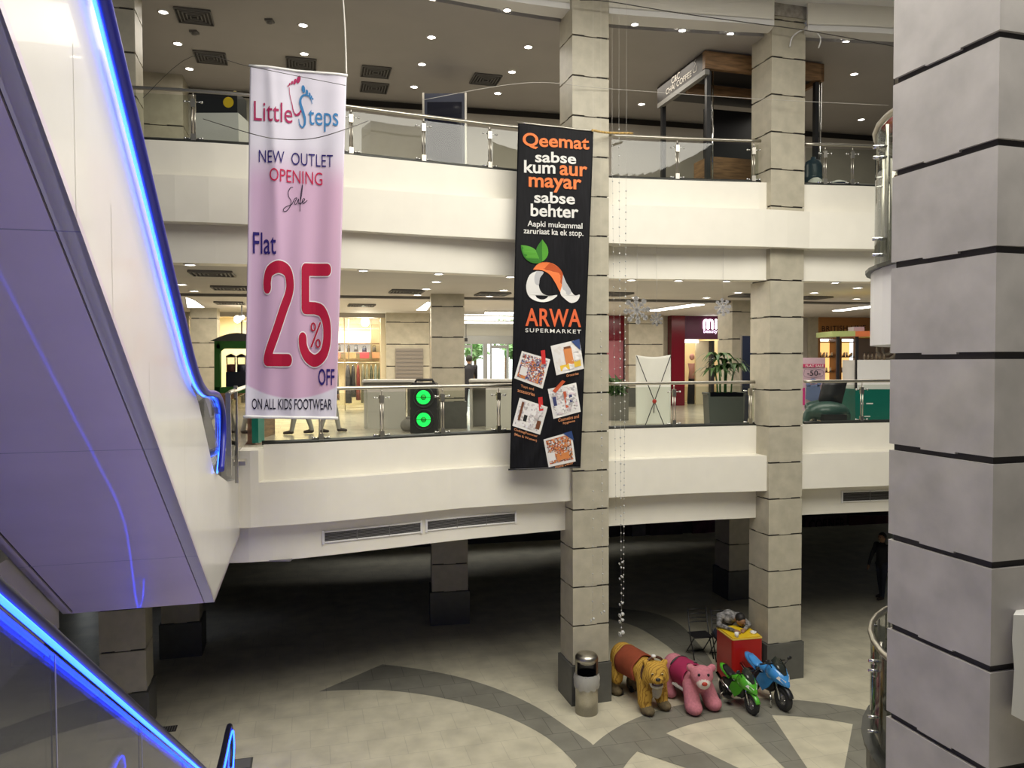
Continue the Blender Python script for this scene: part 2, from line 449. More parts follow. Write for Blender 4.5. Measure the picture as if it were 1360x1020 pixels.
# ------------------------------------------------------------------ the building
R_MID = Curve([(-14, 10.9), (-8, 11.4), (-5.6, 11.65), (-4.4, 11.78), (-3.9, 11.86), (-3.18, 12.13), (-2.02, 12.7), (-0.8, 13.32), (1.0, 14.05), (1.8, 14.34), (3.3, 14.75), (4.9, 15.1), (5.8, 15.32), (7.5, 15.65), (11, 16.2), (16, 17)])
B_MID = Curve([(-14, 10.7), (-8, 11.25), (-5.6, 11.45), (-4.16, 11.57), (-3.86, 11.64), (-3.13, 11.90), (-2.42, 12.24), (-1.52, 12.73), (-0.8, 13.12), (1.03, 13.74), (1.77, 14.04), (3.31, 14.47), (4.95, 14.74), (5.67, 14.93), (7.45, 15.28), (11, 15.85), (16, 16.7)])
R_TOP = Curve([(-14, 10.9), (-8, 11.55), (-5.68, 11.8), (-4.1, 12.13), (-2.78, 12.64), (-1.54, 13.18), (0.09, 13.84), (1.79, 14.34), (3.89, 14.66), (4.86, 14.78), (5.71, 14.97), (7.12, 15.14), (11, 15.75), (16, 16.6)])
B_TOP = Curve([(-14, 10.7), (-8, 11.35), (-5.35, 11.6), (-4.06, 11.92), (-2.77, 12.43), (-1.37, 13.0), (0.08, 13.48), (1.74, 13.93), (4.80, 14.45), (5.6, 14.67), (6.98, 14.8), (11, 15.4), (16, 16.3)])
XL, XR = -13.0, 15.0
def WL(x): return 25.6 + 0.205 * x
def wl(px, dy=0.0):
    k = (px - 680) / 1020; x = k * (25.6 + dy) / (1 - 0.205 * k); return Vector((x, WL(x) + dy, 0))
WA = math.atan(0.205); wu = Vector((math.cos(WA), math.sin(WA), 0)); wv = Vector((-math.sin(WA), math.cos(WA), 0))
Z1, Z2, ZC1, ZC2, ZCB = 4.66, 9.30, 7.75, 12.40, 3.10

# basement floor with its inlaid grey arcs and ring
fl = MB()
fl.box((1, 12, -0.1), (36, 44, 0.2), 0)
g = lambda x, y: Vector((x, y, 0.002)); g5 = lambda x, y: Vector((x, y, 0.0035))
def arc(c, r, a0, a1, n=40): return [(c[0] + r * math.cos(math.radians(a0 + (a1 - a0) * i / n)), c[1] + r * math.sin(math.radians(a0 + (a1 - a0) * i / n))) for i in range(n + 1)]
def petals(c, r0, r1):
    for k in range(72):
        a = k * 5; q0 = arc(c, r0, a, a + 5, 2); q1 = arc(c, r1, a, a + 5, 2)
        fl.add([g5(*p) for p in q0 + q1], [(0, 1, 4, 3), (1, 2, 5, 4)], 1)
RC = (4.4, 10.24)
petals(RC, 3.01, 3.69)
for a, wd in ((136, 0.42), (94.5, 0.36), (55, 0.4), (15, 0.4), (175, 0.4), (215, 0.4), (255, 0.4), (295, 0.4), (335, 0.4)):
    d = Vector((math.cos(math.radians(a)), math.sin(math.radians(a)))); n2 = Vector((-d.y, d.x)); c = Vector(RC)
    q = [c + d * 0.7 - n2 * wd * 0.3, c + d * 3.03 - n2 * wd, c + d * 3.03 + n2 * wd, c + d * 0.7 + n2 * wd * 0.3]
    fl.add([(p.x, p.y, 0.005) for p in q], [(0, 1, 2, 3)], 1)
inn = [(-3.65, 14.28), (-2.98, 14.35), (-2.29, 14.30), (-1.48, 14.06), (-0.68, 13.65), (-0.04, 13.17), (0.56, 12.47), (0.96, 11.64), (1.15, 10.9)]
outr = [(-2.68, 15.57), (-1.89, 15.32), (-1.02, 14.90), (-0.2, 14.28), (0.45, 13.56), (0.94, 12.8), (1.3, 12.2), (1.35, 11.5), (1.2, 10.9)]
fl.fill2([tuple(p) for p in smooth2([Vector(p) for p in inn], 6)] + [tuple(p) for p in reversed(smooth2([Vector(p) for p in outr], 6))], g, 1)
b1 = [(2.0, 18.45), (2.32, 18.3), (2.9, 17.7), (3.33, 16.62), (3.45, 16.0), (3.5, 15.2), (3.35, 14.6), (3.1, 13.7)]
b2 = [(2.2, 19.3), (2.75, 19.05), (3.43, 18.75), (3.9, 18.0), (4.05, 16.9), (4.1, 15.8), (4.0, 14.8), (3.8, 13.7)]
fl.fill2([tuple(p) for p in smooth2([Vector(p) for p in b1], 6)] + [tuple(p) for p in reversed(smooth2([Vector(p) for p in b2], 6))], g, 1)
struct(fl.build('floor', [M['floor'], M['floor_band']]), 'beige tiled ground floor with inlaid grey arcs and ring')


def deck(name, curve, z0, z1, m, lab, y1=None, off=0.12):
    front = [(p.x, p.y + off) for p in curve.seg(XL, XR, 60)]
    back = [(XR, WL(XR)), (XL, WL(XL))] if y1 is None else [(XR, y1(XR)), (XL, y1(XL))]
    return struct(MB().prism(front + back, z0, z1).build(name, m), lab)
deck('floor_middle', R_MID, 4.52, Z1, M['mid_floor'], 'cream tiled floor of the middle gallery')
deck('floor_upper', R_TOP, 9.16, Z2, M['mid_floor'], 'floor of the upper gallery')
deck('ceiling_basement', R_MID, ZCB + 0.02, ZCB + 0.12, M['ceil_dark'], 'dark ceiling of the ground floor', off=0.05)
deck('ceiling_middle', R_TOP, ZC1, ZC1 + 0.1, M['ceil_mid'], 'ceiling of the middle gallery', off=0.3)
W2 = lambda x: 19.05 + 0.225 * x
deck('ceiling_upper', R_TOP, ZC2, ZC2 + 0.12, M['ceil'], 'grey ceiling of the upper gallery', y1=lambda x: W2(x) + 0.4, off=0.12)
# thin dark step line across the middle ceiling
c = MB()
for xa, xb in ((XL, XR),):
    c.add([(xa, 18.7 + .2 * xa, ZC1 - .06), (xb, 18.7 + .2 * xb, ZC1 - .06), (xb, 18.85 + .2 * xb, ZC1 - .06), (xa, 18.85 + .2 * xa, ZC1 - .06),
           (xa, 18.7 + .2 * xa, ZC1), (xb, 18.7 + .2 * xb, ZC1), (xb, 18.85 + .2 * xb, ZC1), (xa, 18.85 + .2 * xa, ZC1)],
          [(0, 1, 2, 3), (0, 1, 5, 4), (3, 2, 6, 7), (4, 5, 6, 7)], 0)
struct(c.build('trim_1', M['vent']), 'dark ceiling joint line of the middle gallery')


def sweep(mb, front, back, z0, z1, x0, x1, n=60, mi=0):
    f = front.seg(x0, x1, n); b = back
    vs = []
    for i, p in enumerate(f):
        yb = b(p)
        vs += [(p.x, p.y, z0), (p.x, p.y, z1), (p.x, yb, z1), (p.x, yb, z0)]
    fs = []
    for i in range(n):
        a = i * 4; q = a + 4
        for k in range(4): fs.append((a + k, a + (k + 1) % 4, q + (k + 1) % 4, q + k))
    fs += [(0, 1, 2, 3), tuple(n * 4 + k for k in (3, 2, 1, 0))]
    mb.add(vs, fs, mi, False); return mb
X0 = -4.32
for (cr, cb, zs, zb, zt, zg, nm, xl) in ((R_MID, B_MID, ZCB, 3.69, 4.37, 4.92, 'middle', -3.86), (R_TOP, B_TOP, 7.74, 8.33, 9.025, 9.6, 'upper', XL)):
    lab = {'middle': 'middle gallery', 'upper': 'upper gallery'}[nm]
    k0 = 2 if nm == 'middle' else 5
    struct(sweep(MB(), cr, lambda p: p.y + 0.14, zt - 0.03, zg, xl, XR).build('trim_%d' % k0, M['white']), 'white recessed parapet of the ' + lab)
    struct(sweep(MB(), cb, lambda p, cr=cr: cr.y(p.x) + 0.1, zb, zt, xl if nm == 'middle' else XL, XR).build('trim_%d' % (k0 + 1), M['white']), 'white projecting edge beam of the ' + lab)
    struct(sweep(MB(), cr, lambda p: p.y + 0.34, zs, zb + 0.02, X0 - 1.5 if nm == 'middle' else XL, XR).build('trim_%d' % (k0 + 2), M['white']), 'white recessed soffit band of the ' + lab)
# wall piece beside the escalator landing
struct(sweep(MB(), B_MID, lambda p: p.y + 0.5, 3.69, 4.86, -5.2, -3.86, 12).build('trim_8', M['white']), 'white wall piece beside the escalator landing')
# ring above the upper gallery: lamp soffit, curved fascia and atrium ceiling
for k, (xa, xb) in enumerate(((XL, 1.06), (1.76, 4.90), (5.60, XR))):
    struct(sweep(MB(), B_TOP, lambda p: R_TOP.y(p.x) + 0.02, ZC2 + 0.02, ZC2 + 0.14, xa, xb, 30).build('trim_%d' % (20 + k), M['trim']), 'lamp soffit ring above the upper gallery')
    struct(sweep(MB(), B_TOP, lambda p: p.y + 0.06, ZC2 + 0.12, 12.95, xa, xb, 30).build('trim_%d' % (23 + k), M['white']), 'white curved fascia above the upper gallery')
fr = [(p.x, p.y + 0.5) for p in B_TOP.seg(XL, XR, 60)]
struct(MB().prism([(XL, 10.2), (XR, 12.6)] + list(reversed(fr)), 12.93, 13.0).build('ceiling_atrium', M['trim']), 'pale ceiling around the atrium skylight')

# outer walls
def wallseg(name, p0, p1, z0, z1, m, lab=None, th=0.15, kind=True):
    p0 = Vector((p0[0], p0[1], 0)); p1 = Vector((p1[0], p1[1], 0)); d = (p1 - p0); n = Vector((-d.y, d.x, 0)).normalized()
    o = MB().extr([p0 + Z * z0, p1 + Z * z0, p1 + Z * z1, p0 + Z * z1], n * th).build(name, m)
    return struct(o, lab) if kind else o
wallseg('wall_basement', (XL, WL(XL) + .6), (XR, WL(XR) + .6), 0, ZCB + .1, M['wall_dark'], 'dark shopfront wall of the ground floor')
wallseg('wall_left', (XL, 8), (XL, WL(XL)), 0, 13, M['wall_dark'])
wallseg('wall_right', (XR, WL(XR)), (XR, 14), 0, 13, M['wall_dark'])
wallseg('wall_upper', (XL, W2(XL)), (XR, W2(XR)), Z2, ZC2 - .18, M['wall'], 'warm grey back wall of the upper gallery')
wallseg('trim_11', (XL, W2(XL) + .12), (XR, W2(XR) + .12), ZC2 - .2, ZC2, M['joint'], 'dark shadow gap above the upper gallery wall')
for i, (a, b, m) in enumerate(((-14, 252, 'wall'), (566, 612, 'wall'), (686, 812, 'wall'), (836, 890, 'clad'), (960, 1072, 'wall'), (1180, 1330, 'wall'))):
    pa = wl(a) if a > 0 else Vector((XL, WL(XL), 0)); pb = wl(b)
    wallseg('wall_middle_%d' % (i + 1), pa, pb, Z1, ZC1, M[m])


def column(label, org, ang, wd, dp, z0, z1, jz, m, plinth=0.0, gap=0.032, name='column', clip_top=True):
    o = Vector((org[0], org[1], 0)); a = math.radians(ang); U = Vector((math.cos(a), math.sin(a), 0)); V = Vector((-math.sin(a), math.cos(a), 0))
    mb = MB(); ctr = o + U * wd / 2 + V * dp / 2; Rm = Matrix.Rotation(a, 3, 'Z')
    mb.box(ctr + Z * ((z0 + z1) / 2), (wd - 0.05, dp - 0.05, z1 - z0), 1, Rm)
    zs = [z for z in jz if z0 + plinth - 0.02 < z < z1]
    edges = [z0 + plinth] + [z for z in zs if z > z0 + plinth + 0.05] + [z1]
    for i in range(len(edges) - 1):
        lo = edges[i] + (gap / 2 if i or plinth else 0); hi = edges[i + 1] - (gap / 2 if i < len(edges) - 2 else 0)
        if hi - lo < 0.02: continue
        mb.box(ctr + Z * ((lo + hi) / 2), (wd, dp, hi - lo), 0, Rm)
        if i or plinth:      # each tile hangs a lip lower along its middle third
            for (sx, sy, lx, ly) in ((0, -1, wd / 3, 0.03), (-1, 0, 0.03, dp / 3), (1, 0, 0.03, dp / 3)):
                mb.box(ctr + U * (sx * (wd / 2 - 0.015)) + V * (sy * (dp / 2 - 0.015)) + Z * (lo - 0.006), (lx, ly, 0.014), 0, Rm)
    c = mb.build(name, [m, M['joint']], org=(ctr.x, ctr.y, z0)); struct(c, label)
    if plinth:
        q = MB().box(Vector((0, 0, plinth / 2)), (wd + 0.08, dp + 0.08, plinth), 0, Rm).build('plinth', M['plinth'])
        q.parent = c; q['label'] = 'charcoal plinth'
    return c


JZ = [0.735 + 0.70 * k for k in range(-1, 19)]
column('tall grey column beside the black supermarket banner', (1.08, 13.66), 16.5, 0.695, 0.64, 0, 12.95, JZ, M['clad'], 0.72)
column('tall grey column beside the red counter and toy motorbikes', (4.92, 14.66), 15.5, 0.735, 0.66, 0, 12.72, JZ, M['clad'], 0.72)
NJ = sorted(7.645 - 0.708 * k for k in range(-8, 11))
_u = Vector((math.cos(math.radians(16)), math.sin(math.radians(16)), 0)); _v = Vector((-_u.y, _u.x, 0))
_c = Vector((3.225, 5.13, 0))
column('close massive grey column filling the edge of the view', (_c.x, _c.y), 16.2, 1.2, 0.93, 0, 12.9, NJ, M['clad_near'], gap=0.05)
column('grey column standing behind the blue-lit escalator', (-6.78, 12.45), 16, 0.70, 0.66, 0, 12.4, JZ, M['clad'], 0.72)
column('dark column in the shade behind the escalator column', (-7.35, 15.9), 15, 0.75, 0.7, 0, ZCB, JZ, M['clad'], 0.72)
column('ground floor column standing alone in the shade', (-1.90, 17.9), 8, 0.85, 0.8, 0, ZCB, JZ, M['clad'], 0.78)
JM = [Z1 + 0.70 * k for k in range(1, 5)]
column('grey gallery column behind the party speaker and desks', (-1.84, 17.55), 8, 0.76, 0.7, Z1, ZC1, JM, M['clad'], 0.62)
column('ground floor column behind the folding chairs', (5.60, 19.72), 15, 0.85, 0.72, 0, ZCB, JZ, M['clad'], 0.74)
column('grey gallery column behind the potted palm', (5.66, 19.75), 15, 0.85, 0.72, Z1, ZC1, JM, M['clad'], 0)
pc = wl(835, -0.6)
column('grey clad pier behind the white banner stand', (pc.x, pc.y), math.degrees(WA), 1.24, 0.6, Z1, ZC1, JM, M['clad'], 0.62)
pc = wl(513, -0.4)
column('beige clad pier with a roller shutter notice', (pc.x, pc.y), math.degrees(WA), 1.38, 0.5, Z1, ZC1, JM, M['clad'], 0)
column('narrow gallery pier beside the green kiosk', (-9.15, 21.9), 12, 0.72, 0.5, Z1, ZC1, JM, M['clad'], 0.4)
pc = Vector((-8.3, 16.9, 0))
column('grey wall pier on the upper gallery', (-8.05, 16.5), 14, 1.0, 0.8, Z2, ZC2, [Z2 + .7, Z2 + 2.0], M['clad'], 0)

# plastic wrapped cap on the second column
cap = MB().box((0, 0, 0), (0.80, 0.72, 0.24), 0, ang=math.radians(15.5)).build('column_cap', mat('crumpled_plastic_wrap', (0.36, 0.33, 0.29), 0.25, nscale=9, namt=0.25, bump=0.6))
cap.location = Vector((4.92, 14.66, 12.82)) + Vector((math.cos(math.radians(15.5)), math.sin(math.radians(15.5)), 0)) * .3675 + Vector((-math.sin(math.radians(15.5)), math.cos(math.radians(15.5)), 0)) * .33
struct(cap, 'wrapped cap on top of the column')


# ------------------------------------------------------------------ glass railings
def xon(curve, px, z):
    best = min((abs(680 + FPX * ((Vector((x, curve.y(x), z)) - EYE).dot(RT)) / ((Vector((x, curve.y(x), z)) - EYE).dot(FW)) - px), x) for x in np.linspace(-12, 12, 1201))
    return best[1]


def railing(label, curve, px0, px1, posts, zg, zh, off=0.07, hr=True, x0=None, x1=None):
    xa = x0 if x0 is not None else xon(curve, px0, zg); xb = x1 if x1 is not None else xon(curve, px1, zg)
    P = lambda x, z: Vector((x, curve.y(x) + off, z))
    t = thing('glass_railing', label, 'railing', P(xa, zg), wc=True)
    n = max(6, int((xb - xa) * 5))
    xs = [xa + (xb - xa) * i / n for i in range(n + 1)]
    MB().tube([P(x, zh) for x in xs], 0.028, 12, upv=(0, 0, 1), ry=0.03).build('handrail', M['steel'], t)
    MB().tube([P(x, zg + 0.025) for x in xs], 0.03, 4, upv=(0, 0, 1), ry=0.036).build('base_shoe', M['edge'], t)
    px_ = [xa + 0.02] + [xon(curve, q, zg) for q in posts] + [xb - 0.02]
    for i in range(len(px_) - 1):
        a, b = px_[i] + 0.025, px_[i + 1] - 0.025; k = 8; mb = MB(); vs = []
        for j in range(k + 1):
            x = a + (b - a) * j / k; vs += [P(x, zg + 0.04), P(x, zh - 0.075), P(x, zh - 0.075) + Vector((0, .012, 0)), P(x, zg + 0.04) + Vector((0, .012, 0))]
        fs = []
        for j in range(k):
            q = j * 4
            for e in range(4): fs.append((q + e, q + (e + 1) % 4, q + 4 + (e + 1) % 4, q + 4 + e))
        mb.add([v for j, v in enumerate(vs) if j % 4 in (0, 1)], [(2 * j, 2 * j + 1, 2 * j + 3, 2 * j + 2) for j in range(k)], 0)
        mb.build('glass_panel', M['glass'], t)
    for q in posts:
        x = xon(curve, q, zg); d = (P(x + .05, 0) - P(x - .05, 0)).normalized(); nrm = Vector((d.y, -d.x, 0)); c = P(x, 0) + Vector((0, .006, 0))
        ang = math.atan2(d.y, d.x)
        mb = MB().box(c + Z * (zg + 0.075), (0.075, 0.05, 0.13), 0, ang=ang)
        for s in (-1, 1): mb.cyl(c + d * (s * 0.022) + Z * (zg + .13), c + d * (s * 0.022) + Z * (zh - .2), 0.012, n=8)
        mb.box(c + Z * (zh - 0.19), (0.07, 0.05, 0.13), 0, ang=ang)
        mb.cyl(c + Z * (zh - .13), c + Z * (zh - .02), 0.012, n=8)
        po = mb.build('post', M['steel'], t)
        for s in (-1, 1):
            for zz in (zg + 0.07, zh - 0.17):
                MB().cyl(c + Z * zz + d * (s * .03), c + Z * zz + d * (s * .12), 0.009, n=8).ell(c + Z * zz + d * (s * 0.125), 0.022, n=10, m=6).build('glass_clamp', M['chrome'], po)
    return t


railing('glass railing of the middle gallery behind the pink banner', R_MID, 345, 757, [425, 506, 587, 662], 4.92, 5.775)
railing('glass railing of the middle gallery before the white banner stand', R_MID, 809, 1006, [896, 998], 4.92, 5.775)
railing('glass railing of the middle gallery before the teal kiosk', R_MID, 1069, 1210, [1147], 4.92, 5.775)
railing('glass railing of the upper gallery between banners and escalator', R_TOP, 150, 757, [255, 465, 562, 650], 9.6, 10.40)
railing('glass railing of the upper gallery before the coffee kiosk', R_TOP, 809, 1012, [900, 1002], 9.6, 10.40)
railing('glass railing of the upper gallery before the water barrel', R_TOP, 1069, 1230, [1098, 1134], 9.6, 10.40)


# ------------------------------------------------------------------ lamps and vents in the ceilings
def lamps(pts, z, r, label, group, curve=None):
    proto = None
    for (x, y) in pts:
        p = atZ(x, y, z)
        if curve: p.y = curve.y(p.x) + 0.16
        if proto is None:
            t = thing('downlight', label, 'ceiling light', (p.x, p.y, z), group=group)
            MB().lathe([(r * 1.25, 0.03), (r * 1.25, -0.012), (r, -0.016), (r, 0.0)], n=20).build('rim', M['trim'], t)
            MB().lathe([(0.0001, -0.006), (r * 0.98, -0.006), (r, 0.004)], n=20).build('lens', M['lamp'], t)
            proto = t
        else: dup(proto, (p.x, p.y, z))
lamps([(217, 15.5), (236, 57.5), (251.5, 91), (402.5, 33), (404, 71), (573, 49), (560.5, 85), (550, 115), (701.5, 62), (680, 95), (661, 123.5), (852, 138), (1134.5, 98), (1144, 158.5)], ZC2 - 0.004, 0.075, 'round recessed downlight in the dark upper gallery ceiling', 'downlights of the upper gallery ceiling')
lamps([(573, 0), (673.5, 13), (843, 32), (906, 40), (970, 44.5), (1123, 55)], ZC2 + 0.016, 0.065, 'round recessed downlight in the curved ring above the railing', 'downlights of the top ring')
lamps([(241, 377.5), (258, 386), (579.3, 373.8), (566, 383.5), (554.3, 391.4), (669, 385), (650, 393), (844, 394.8), (938, 395), (980, 388.2), (1081.6, 388.6), (1139, 381.8), (1137.6, 396.6)], ZC1 - 0.004, 0.095, 'round recessed downlight in the middle gallery ceiling', 'downlights of the middle gallery ceiling')
lamps([(250, 350.3), (482, 358.6), (583, 363.6), (678, 366.8), (842, 369.3), (904.3, 370.8), (968, 371.8), (1121, 372.3)], 7.736, 0.08, 'round recessed downlight in the underside of the upper gallery band', 'downlights under the upper gallery edge', R_TOP)


def vents(pts, z, label, group, size=0.6):
    proto = None
    for (x, y) in pts:
        p = atZ(x, y, z)
        if proto is None:
            t = thing('ceiling_vent', label, 'air vent', (p.x, p.y, z), ANG, group)
            MB().box((0, 0, 0), (size, size, 0.012)).build('backing', M['vent_dark'], t)
            mb = MB()
            for k in range(5):
                h = size / 2 - k * size * 0.1; tk = 0.016
                for (cx, cy, lx, ly) in ((0, h, 2 * h, tk), (0, -h, 2 * h, tk), (h, 0, tk, 2 * h), (-h, 0, tk, 2 * h)): mb.box((cx, cy, -0.018), (lx, ly, 0.03))
            mb.build('slat_frame', M['vent'], t); proto = t
        else: dup(proto, (p.x, p.y, z))
vents([(258, 21), (280, 76), (400, 84), (499, 95), (497, 116), (645, 105)], ZC2 - 0.006, 'square louvred air vent in the dark upper gallery ceiling', 'vents of the upper gallery ceiling')
vents([(282, 362.5), (306, 382), (305, 402), (540, 386.5), (480, 405), (654, 390), (1078, 395), (815, 390), (995, 392)], ZC1 - 0.006, 'square louvred air vent in the middle gallery ceiling', 'vents of the middle gallery ceiling', 0.7)
for (x, y) in ((358, 28), (258, 43)):
    p = atZ(x, y, ZC2 - 0.02)
    tag(MB().box((0, 0, 0), (0.14, 0.14, 0.04)).lathe([(0.05, -0.02), (0.045, -0.045), (0.0001, -0.05)], n=12).build('smoke_detector', M['vent'], loc=p), 'small square smoke detector in the upper gallery ceiling', 'smoke detector', 'smoke detectors of the upper ceiling')


def quadlamp(name, label, pxs, z, cat='ceiling light'):
    P = [atZ(x, y, z) for x, y in pxs]; c = sum(P, Vector()) / len(P)
    t = thing(name, label, cat, c, wc=True)
    MB().extr(P, (0, 0, -0.012)).build('diffuser', M['panel_lamp'], t)
    Q = [c + (p - c) * 1.06 for p in P]
    MB().extr([q + Z * 0.006 for q in Q], (0, 0, -0.008)).build('frame', M['trim'], t)
    return t
def barlamp(label, a, b, z, wd):
    A = atZ(*a, z); B_ = atZ(*b, z); d = (B_ - A).normalized(); n = Vector((-d.y, d.x, 0)) * wd / 2
    t = thing('linear_light', label, 'ceiling light', (A + B_) / 2, wc=True)
    MB().extr([A + n, B_ + n, B_ - n, A - n], (0, 0, -0.02)).build('diffuser', M['panel_lamp'], t)
    MB().extr([A + n * 1.25 - d * .04, B_ + n * 1.25 + d * .04, B_ - n * 1.25 + d * .04, A - n * 1.25 - d * .04], (0, 0, 0.02)).build('housing', M['trim'], t)
barlamp('long linear ceiling light before the plum beauty shop', (868, 412.3), (928, 404), ZC1 - .03, 0.34)
barlamp('long linear ceiling light before the orange shoe shop', (1112, 412.5), (1172, 405), ZC1 - .03, 0.30)
quadlamp('light_panel', 'white square ceiling light panel above the green kiosk', ((247, 395), (249, 408), (271, 408), (258, 399)), ZC1 - .02)
quadlamp('light_panel', 'white ceiling light panel beside the gallery column', ((553, 411.5), (567, 411.5), (573, 402), (568, 401)), ZC1 - .02)


# ------------------------------------------------------------------ long air grilles in the soffit band
def grille(label, pa, pb, zc, h, curve=R_MID):
    xa = xon(curve, pa, zc); xb = xon(curve, pb, zc)
    P = lambda x, z, o=-0.012: Vector((x, curve.y(x) + o, z))
    t = thing('air_grille', label, 'air vent', P((xa + xb) / 2, zc), wc=True)
    n = 14; xs = [xa + (xb - xa) * i / n for i in range(n + 1)]
    mb = MB(); mb.add([P(x, z, -.006) for x in xs for z in (zc - h / 2, zc + h / 2)], [(2 * i, 2 * i + 1, 2 * i + 3, 2 * i + 2) for i in range(n)])
    mb.build('backing', M['vent_dark'], t)
    mb = MB()
    for k in range(7):
        z = zc - h / 2 + h * (k + .5) / 7; mb.tube([P(x, z, -.012) for x in xs], 0.008, 4, upv=(0, 0, 1), ry=0.006)
    for q in (0.33, 0.66): mb.box(P(xa + (xb - xa) * q, zc, -.016), (0.012, 0.02, h))
    mb.build('slat_bank', M['vent'], t)
    mb = MB()
    for z in (zc - h / 2, zc + h / 2): mb.tube([P(x, z, -.014) for x in xs], 0.016, 4, upv=(0, 0, 1), ry=0.018)
    for x in (xa, xb): mb.box(P(x, zc, -.014), (0.035, 0.03, h + 0.05))
    mb.build('frame', M['trim'], t)
grille('long slatted air grille under the pink banner, nearer the escalator', 430, 560, 3.40, 0.17)
grille('long slatted air grille nearer the black banner column', 567, 685, 3.41, 0.17)
grille('slatted air grille above the dark entrance by the close column', 1118, 1230, 3.43, 0.20)
# ------------------------------------------------------------------ escalators
EA = -1.043            # side plane of the upper escalator: X = EA - 0.268 Y
EB = -0.268
ea = math.atan(0.268); eu = Vector((math.cos(ea), math.sin(ea), 0)); ev = Vector((-math.sin(ea), math.cos(ea), 0))
def ep(Y, z, off=0.0): return Vector((EA + EB * Y, Y, z)) + eu * off
esc = thing('escalator', 'white panelled escalator with glowing blue edge rising from the middle gallery', 'escalator', ep(9.98, 4.66), wc=True)
ZB = lambda Y: 3.55 + 0.677 * (8.42 - Y)           # underside
HP = [atV(x, y, -1.015, EB) for x, y in ((101, -90), (125, 0), (163, 150), (201, 300), (222, 384), (240, 453), (247, 480), (255, 504), (262, 518), (270, 526), (278, 526.5), (284, 529), (288, 537), (291, 552), (292, 575), (291, 600), (288.5, 628))]
top = HP[0] + (HP[0] - HP[3]) * 0.9
HP = [top] + HP
side = [ep(2.0, ZB(2.0)), ep(8.42, 3.55), ep(11.72, 3.55), ep(11.72, 4.42), ep(10.0, 4.64)]
side += [atV(x, y, EA, EB) for x, y in ((284, 626), (276, 590), (268.5, 556), (264, 537), (257, 515), (250, 493))]
sidetop = [atV(x, y, EA, EB) for x, y in ((240, 456), (222, 387), (201, 303), (163, 153), (125, 3), (101, -88))]
side += sidetop + [sidetop[-1] + (sidetop[-1] - sidetop[2]) * 0.9]
sp = MB().extr([p - eu * 0.10 for p in side], eu * 0.10).build('side_panel', M['truss'], esc)
mb = MB()
for (y0, yb) in ((2.9, 1), (4.6, 1), (6.3, 1)):      # faint vertical seams between the side panels
    pass
for px in ((100, 235), (150, 420), (200, 600), (246, 640), (292, 700)):
    q = atV(px[0], px[1], EA, EB); zt = 9.0
    a = ep(q.y, ZB(q.y) if q.y < 8.42 else 3.55, 0.001); b = ep(q.y, min(8.0, q.z + .6 if q.y < 7 else 4.6), 0.001)
    mb.add([a - ev * .003, b - ev * .003, b + ev * .003, a + ev * .003], [(0, 1, 2, 3)])
mb.build('panel_seam', mat('fine_seam', (0.50, 0.48, 0.44), 0.5), esc)
W1 = 1.50
bt = MB()
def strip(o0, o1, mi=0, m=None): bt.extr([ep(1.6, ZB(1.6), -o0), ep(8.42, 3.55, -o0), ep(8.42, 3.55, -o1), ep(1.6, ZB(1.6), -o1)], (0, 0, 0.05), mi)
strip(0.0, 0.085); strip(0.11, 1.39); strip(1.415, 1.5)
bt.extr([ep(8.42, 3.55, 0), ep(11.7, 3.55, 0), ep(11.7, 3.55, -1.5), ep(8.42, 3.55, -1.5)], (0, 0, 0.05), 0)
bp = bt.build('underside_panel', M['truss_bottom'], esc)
bt = MB(); 
for a, b in ((0.085, 0.11), (1.39, 1.415)): bt.extr([ep(1.6, ZB(1.6) + .02, -a), ep(8.42, 3.57, -a), ep(8.42, 3.57, -b), ep(1.6, ZB(1.6) + .02, -b)], (0, 0, 0.04))
bt.build('underside_joint', M['seam'], esc)
lsm = mat('lilac_seam', (0.40, 0.38, 0.47), 0.5)
for Y in (3.6, 5.4, 7.2): MB().extr([ep(Y, ZB(Y) - .001, 0), ep(Y + .005, ZB(Y + .005) - .001, 0), ep(Y + .005, ZB(Y + .005) - .001, -1.5), ep(Y, ZB(Y) - .001, -1.5)], (0, 0, 0.004)).build('underside_seam', lsm, esc)
# far side wall, step band and glass newel of the landing
MB().extr([p - eu * 1.5 for p in side], eu * 0.05).build('side_panel', M['truss'], esc)
mb = MB(); NST = 24
for k in range(NST):
    Y = 8.2 - k * 0.26; z = 4.70 + k * 0.176
    mb.extr([ep(Y, z - .55, -.25), ep(Y - .26, z - .37, -.25), ep(Y - .26, z + .05, -.25), ep(Y, z + .05, -.25)], -eu * 1.0)
mb.extr([ep(8.2, 4.3, -.25), ep(11.7, 4.3, -.25), ep(11.7, 4.66, -.25), ep(8.2, 4.66, -.25)], -eu * 1.0)
mb.build('step_band', M['vent'], esc)
def handrail(path, t, r=0.034, side_off=None, up=(0.04, 0.03), rs=0.010, so2=0.0, rub='blue_rubber', neon='neon_core'):
    P = [Vector(p) for p in path]; S2 = [Vector(p) for p in path]
    so = side_off if side_off is not None else eu
    MB().tube([p + so * up[0] + Z * up[1] for p in smooth2(P, 4)], r, 12).build('handrail', M[rub], t)
    MB().tube([p + so * so2 for p in smooth2(P, 4)], rs, 10).build('light_strip', M[neon], t)
handrail(HP, esc)
handrail([p - eu * 1.3 for p in HP], esc)
gp = [ep(7.6, 5.66, -.13), ep(8.0, 5.35, -.13), ep(8.6, 4.98, -.13), ep(9.9, 4.68, -.13)] + [p for p in reversed(HP[8:])]
for o in (0, -1.3): MB().extr([p + eu * o for p in gp], eu * 0.012).build('glass_panel', M['glass_esc'], esc)

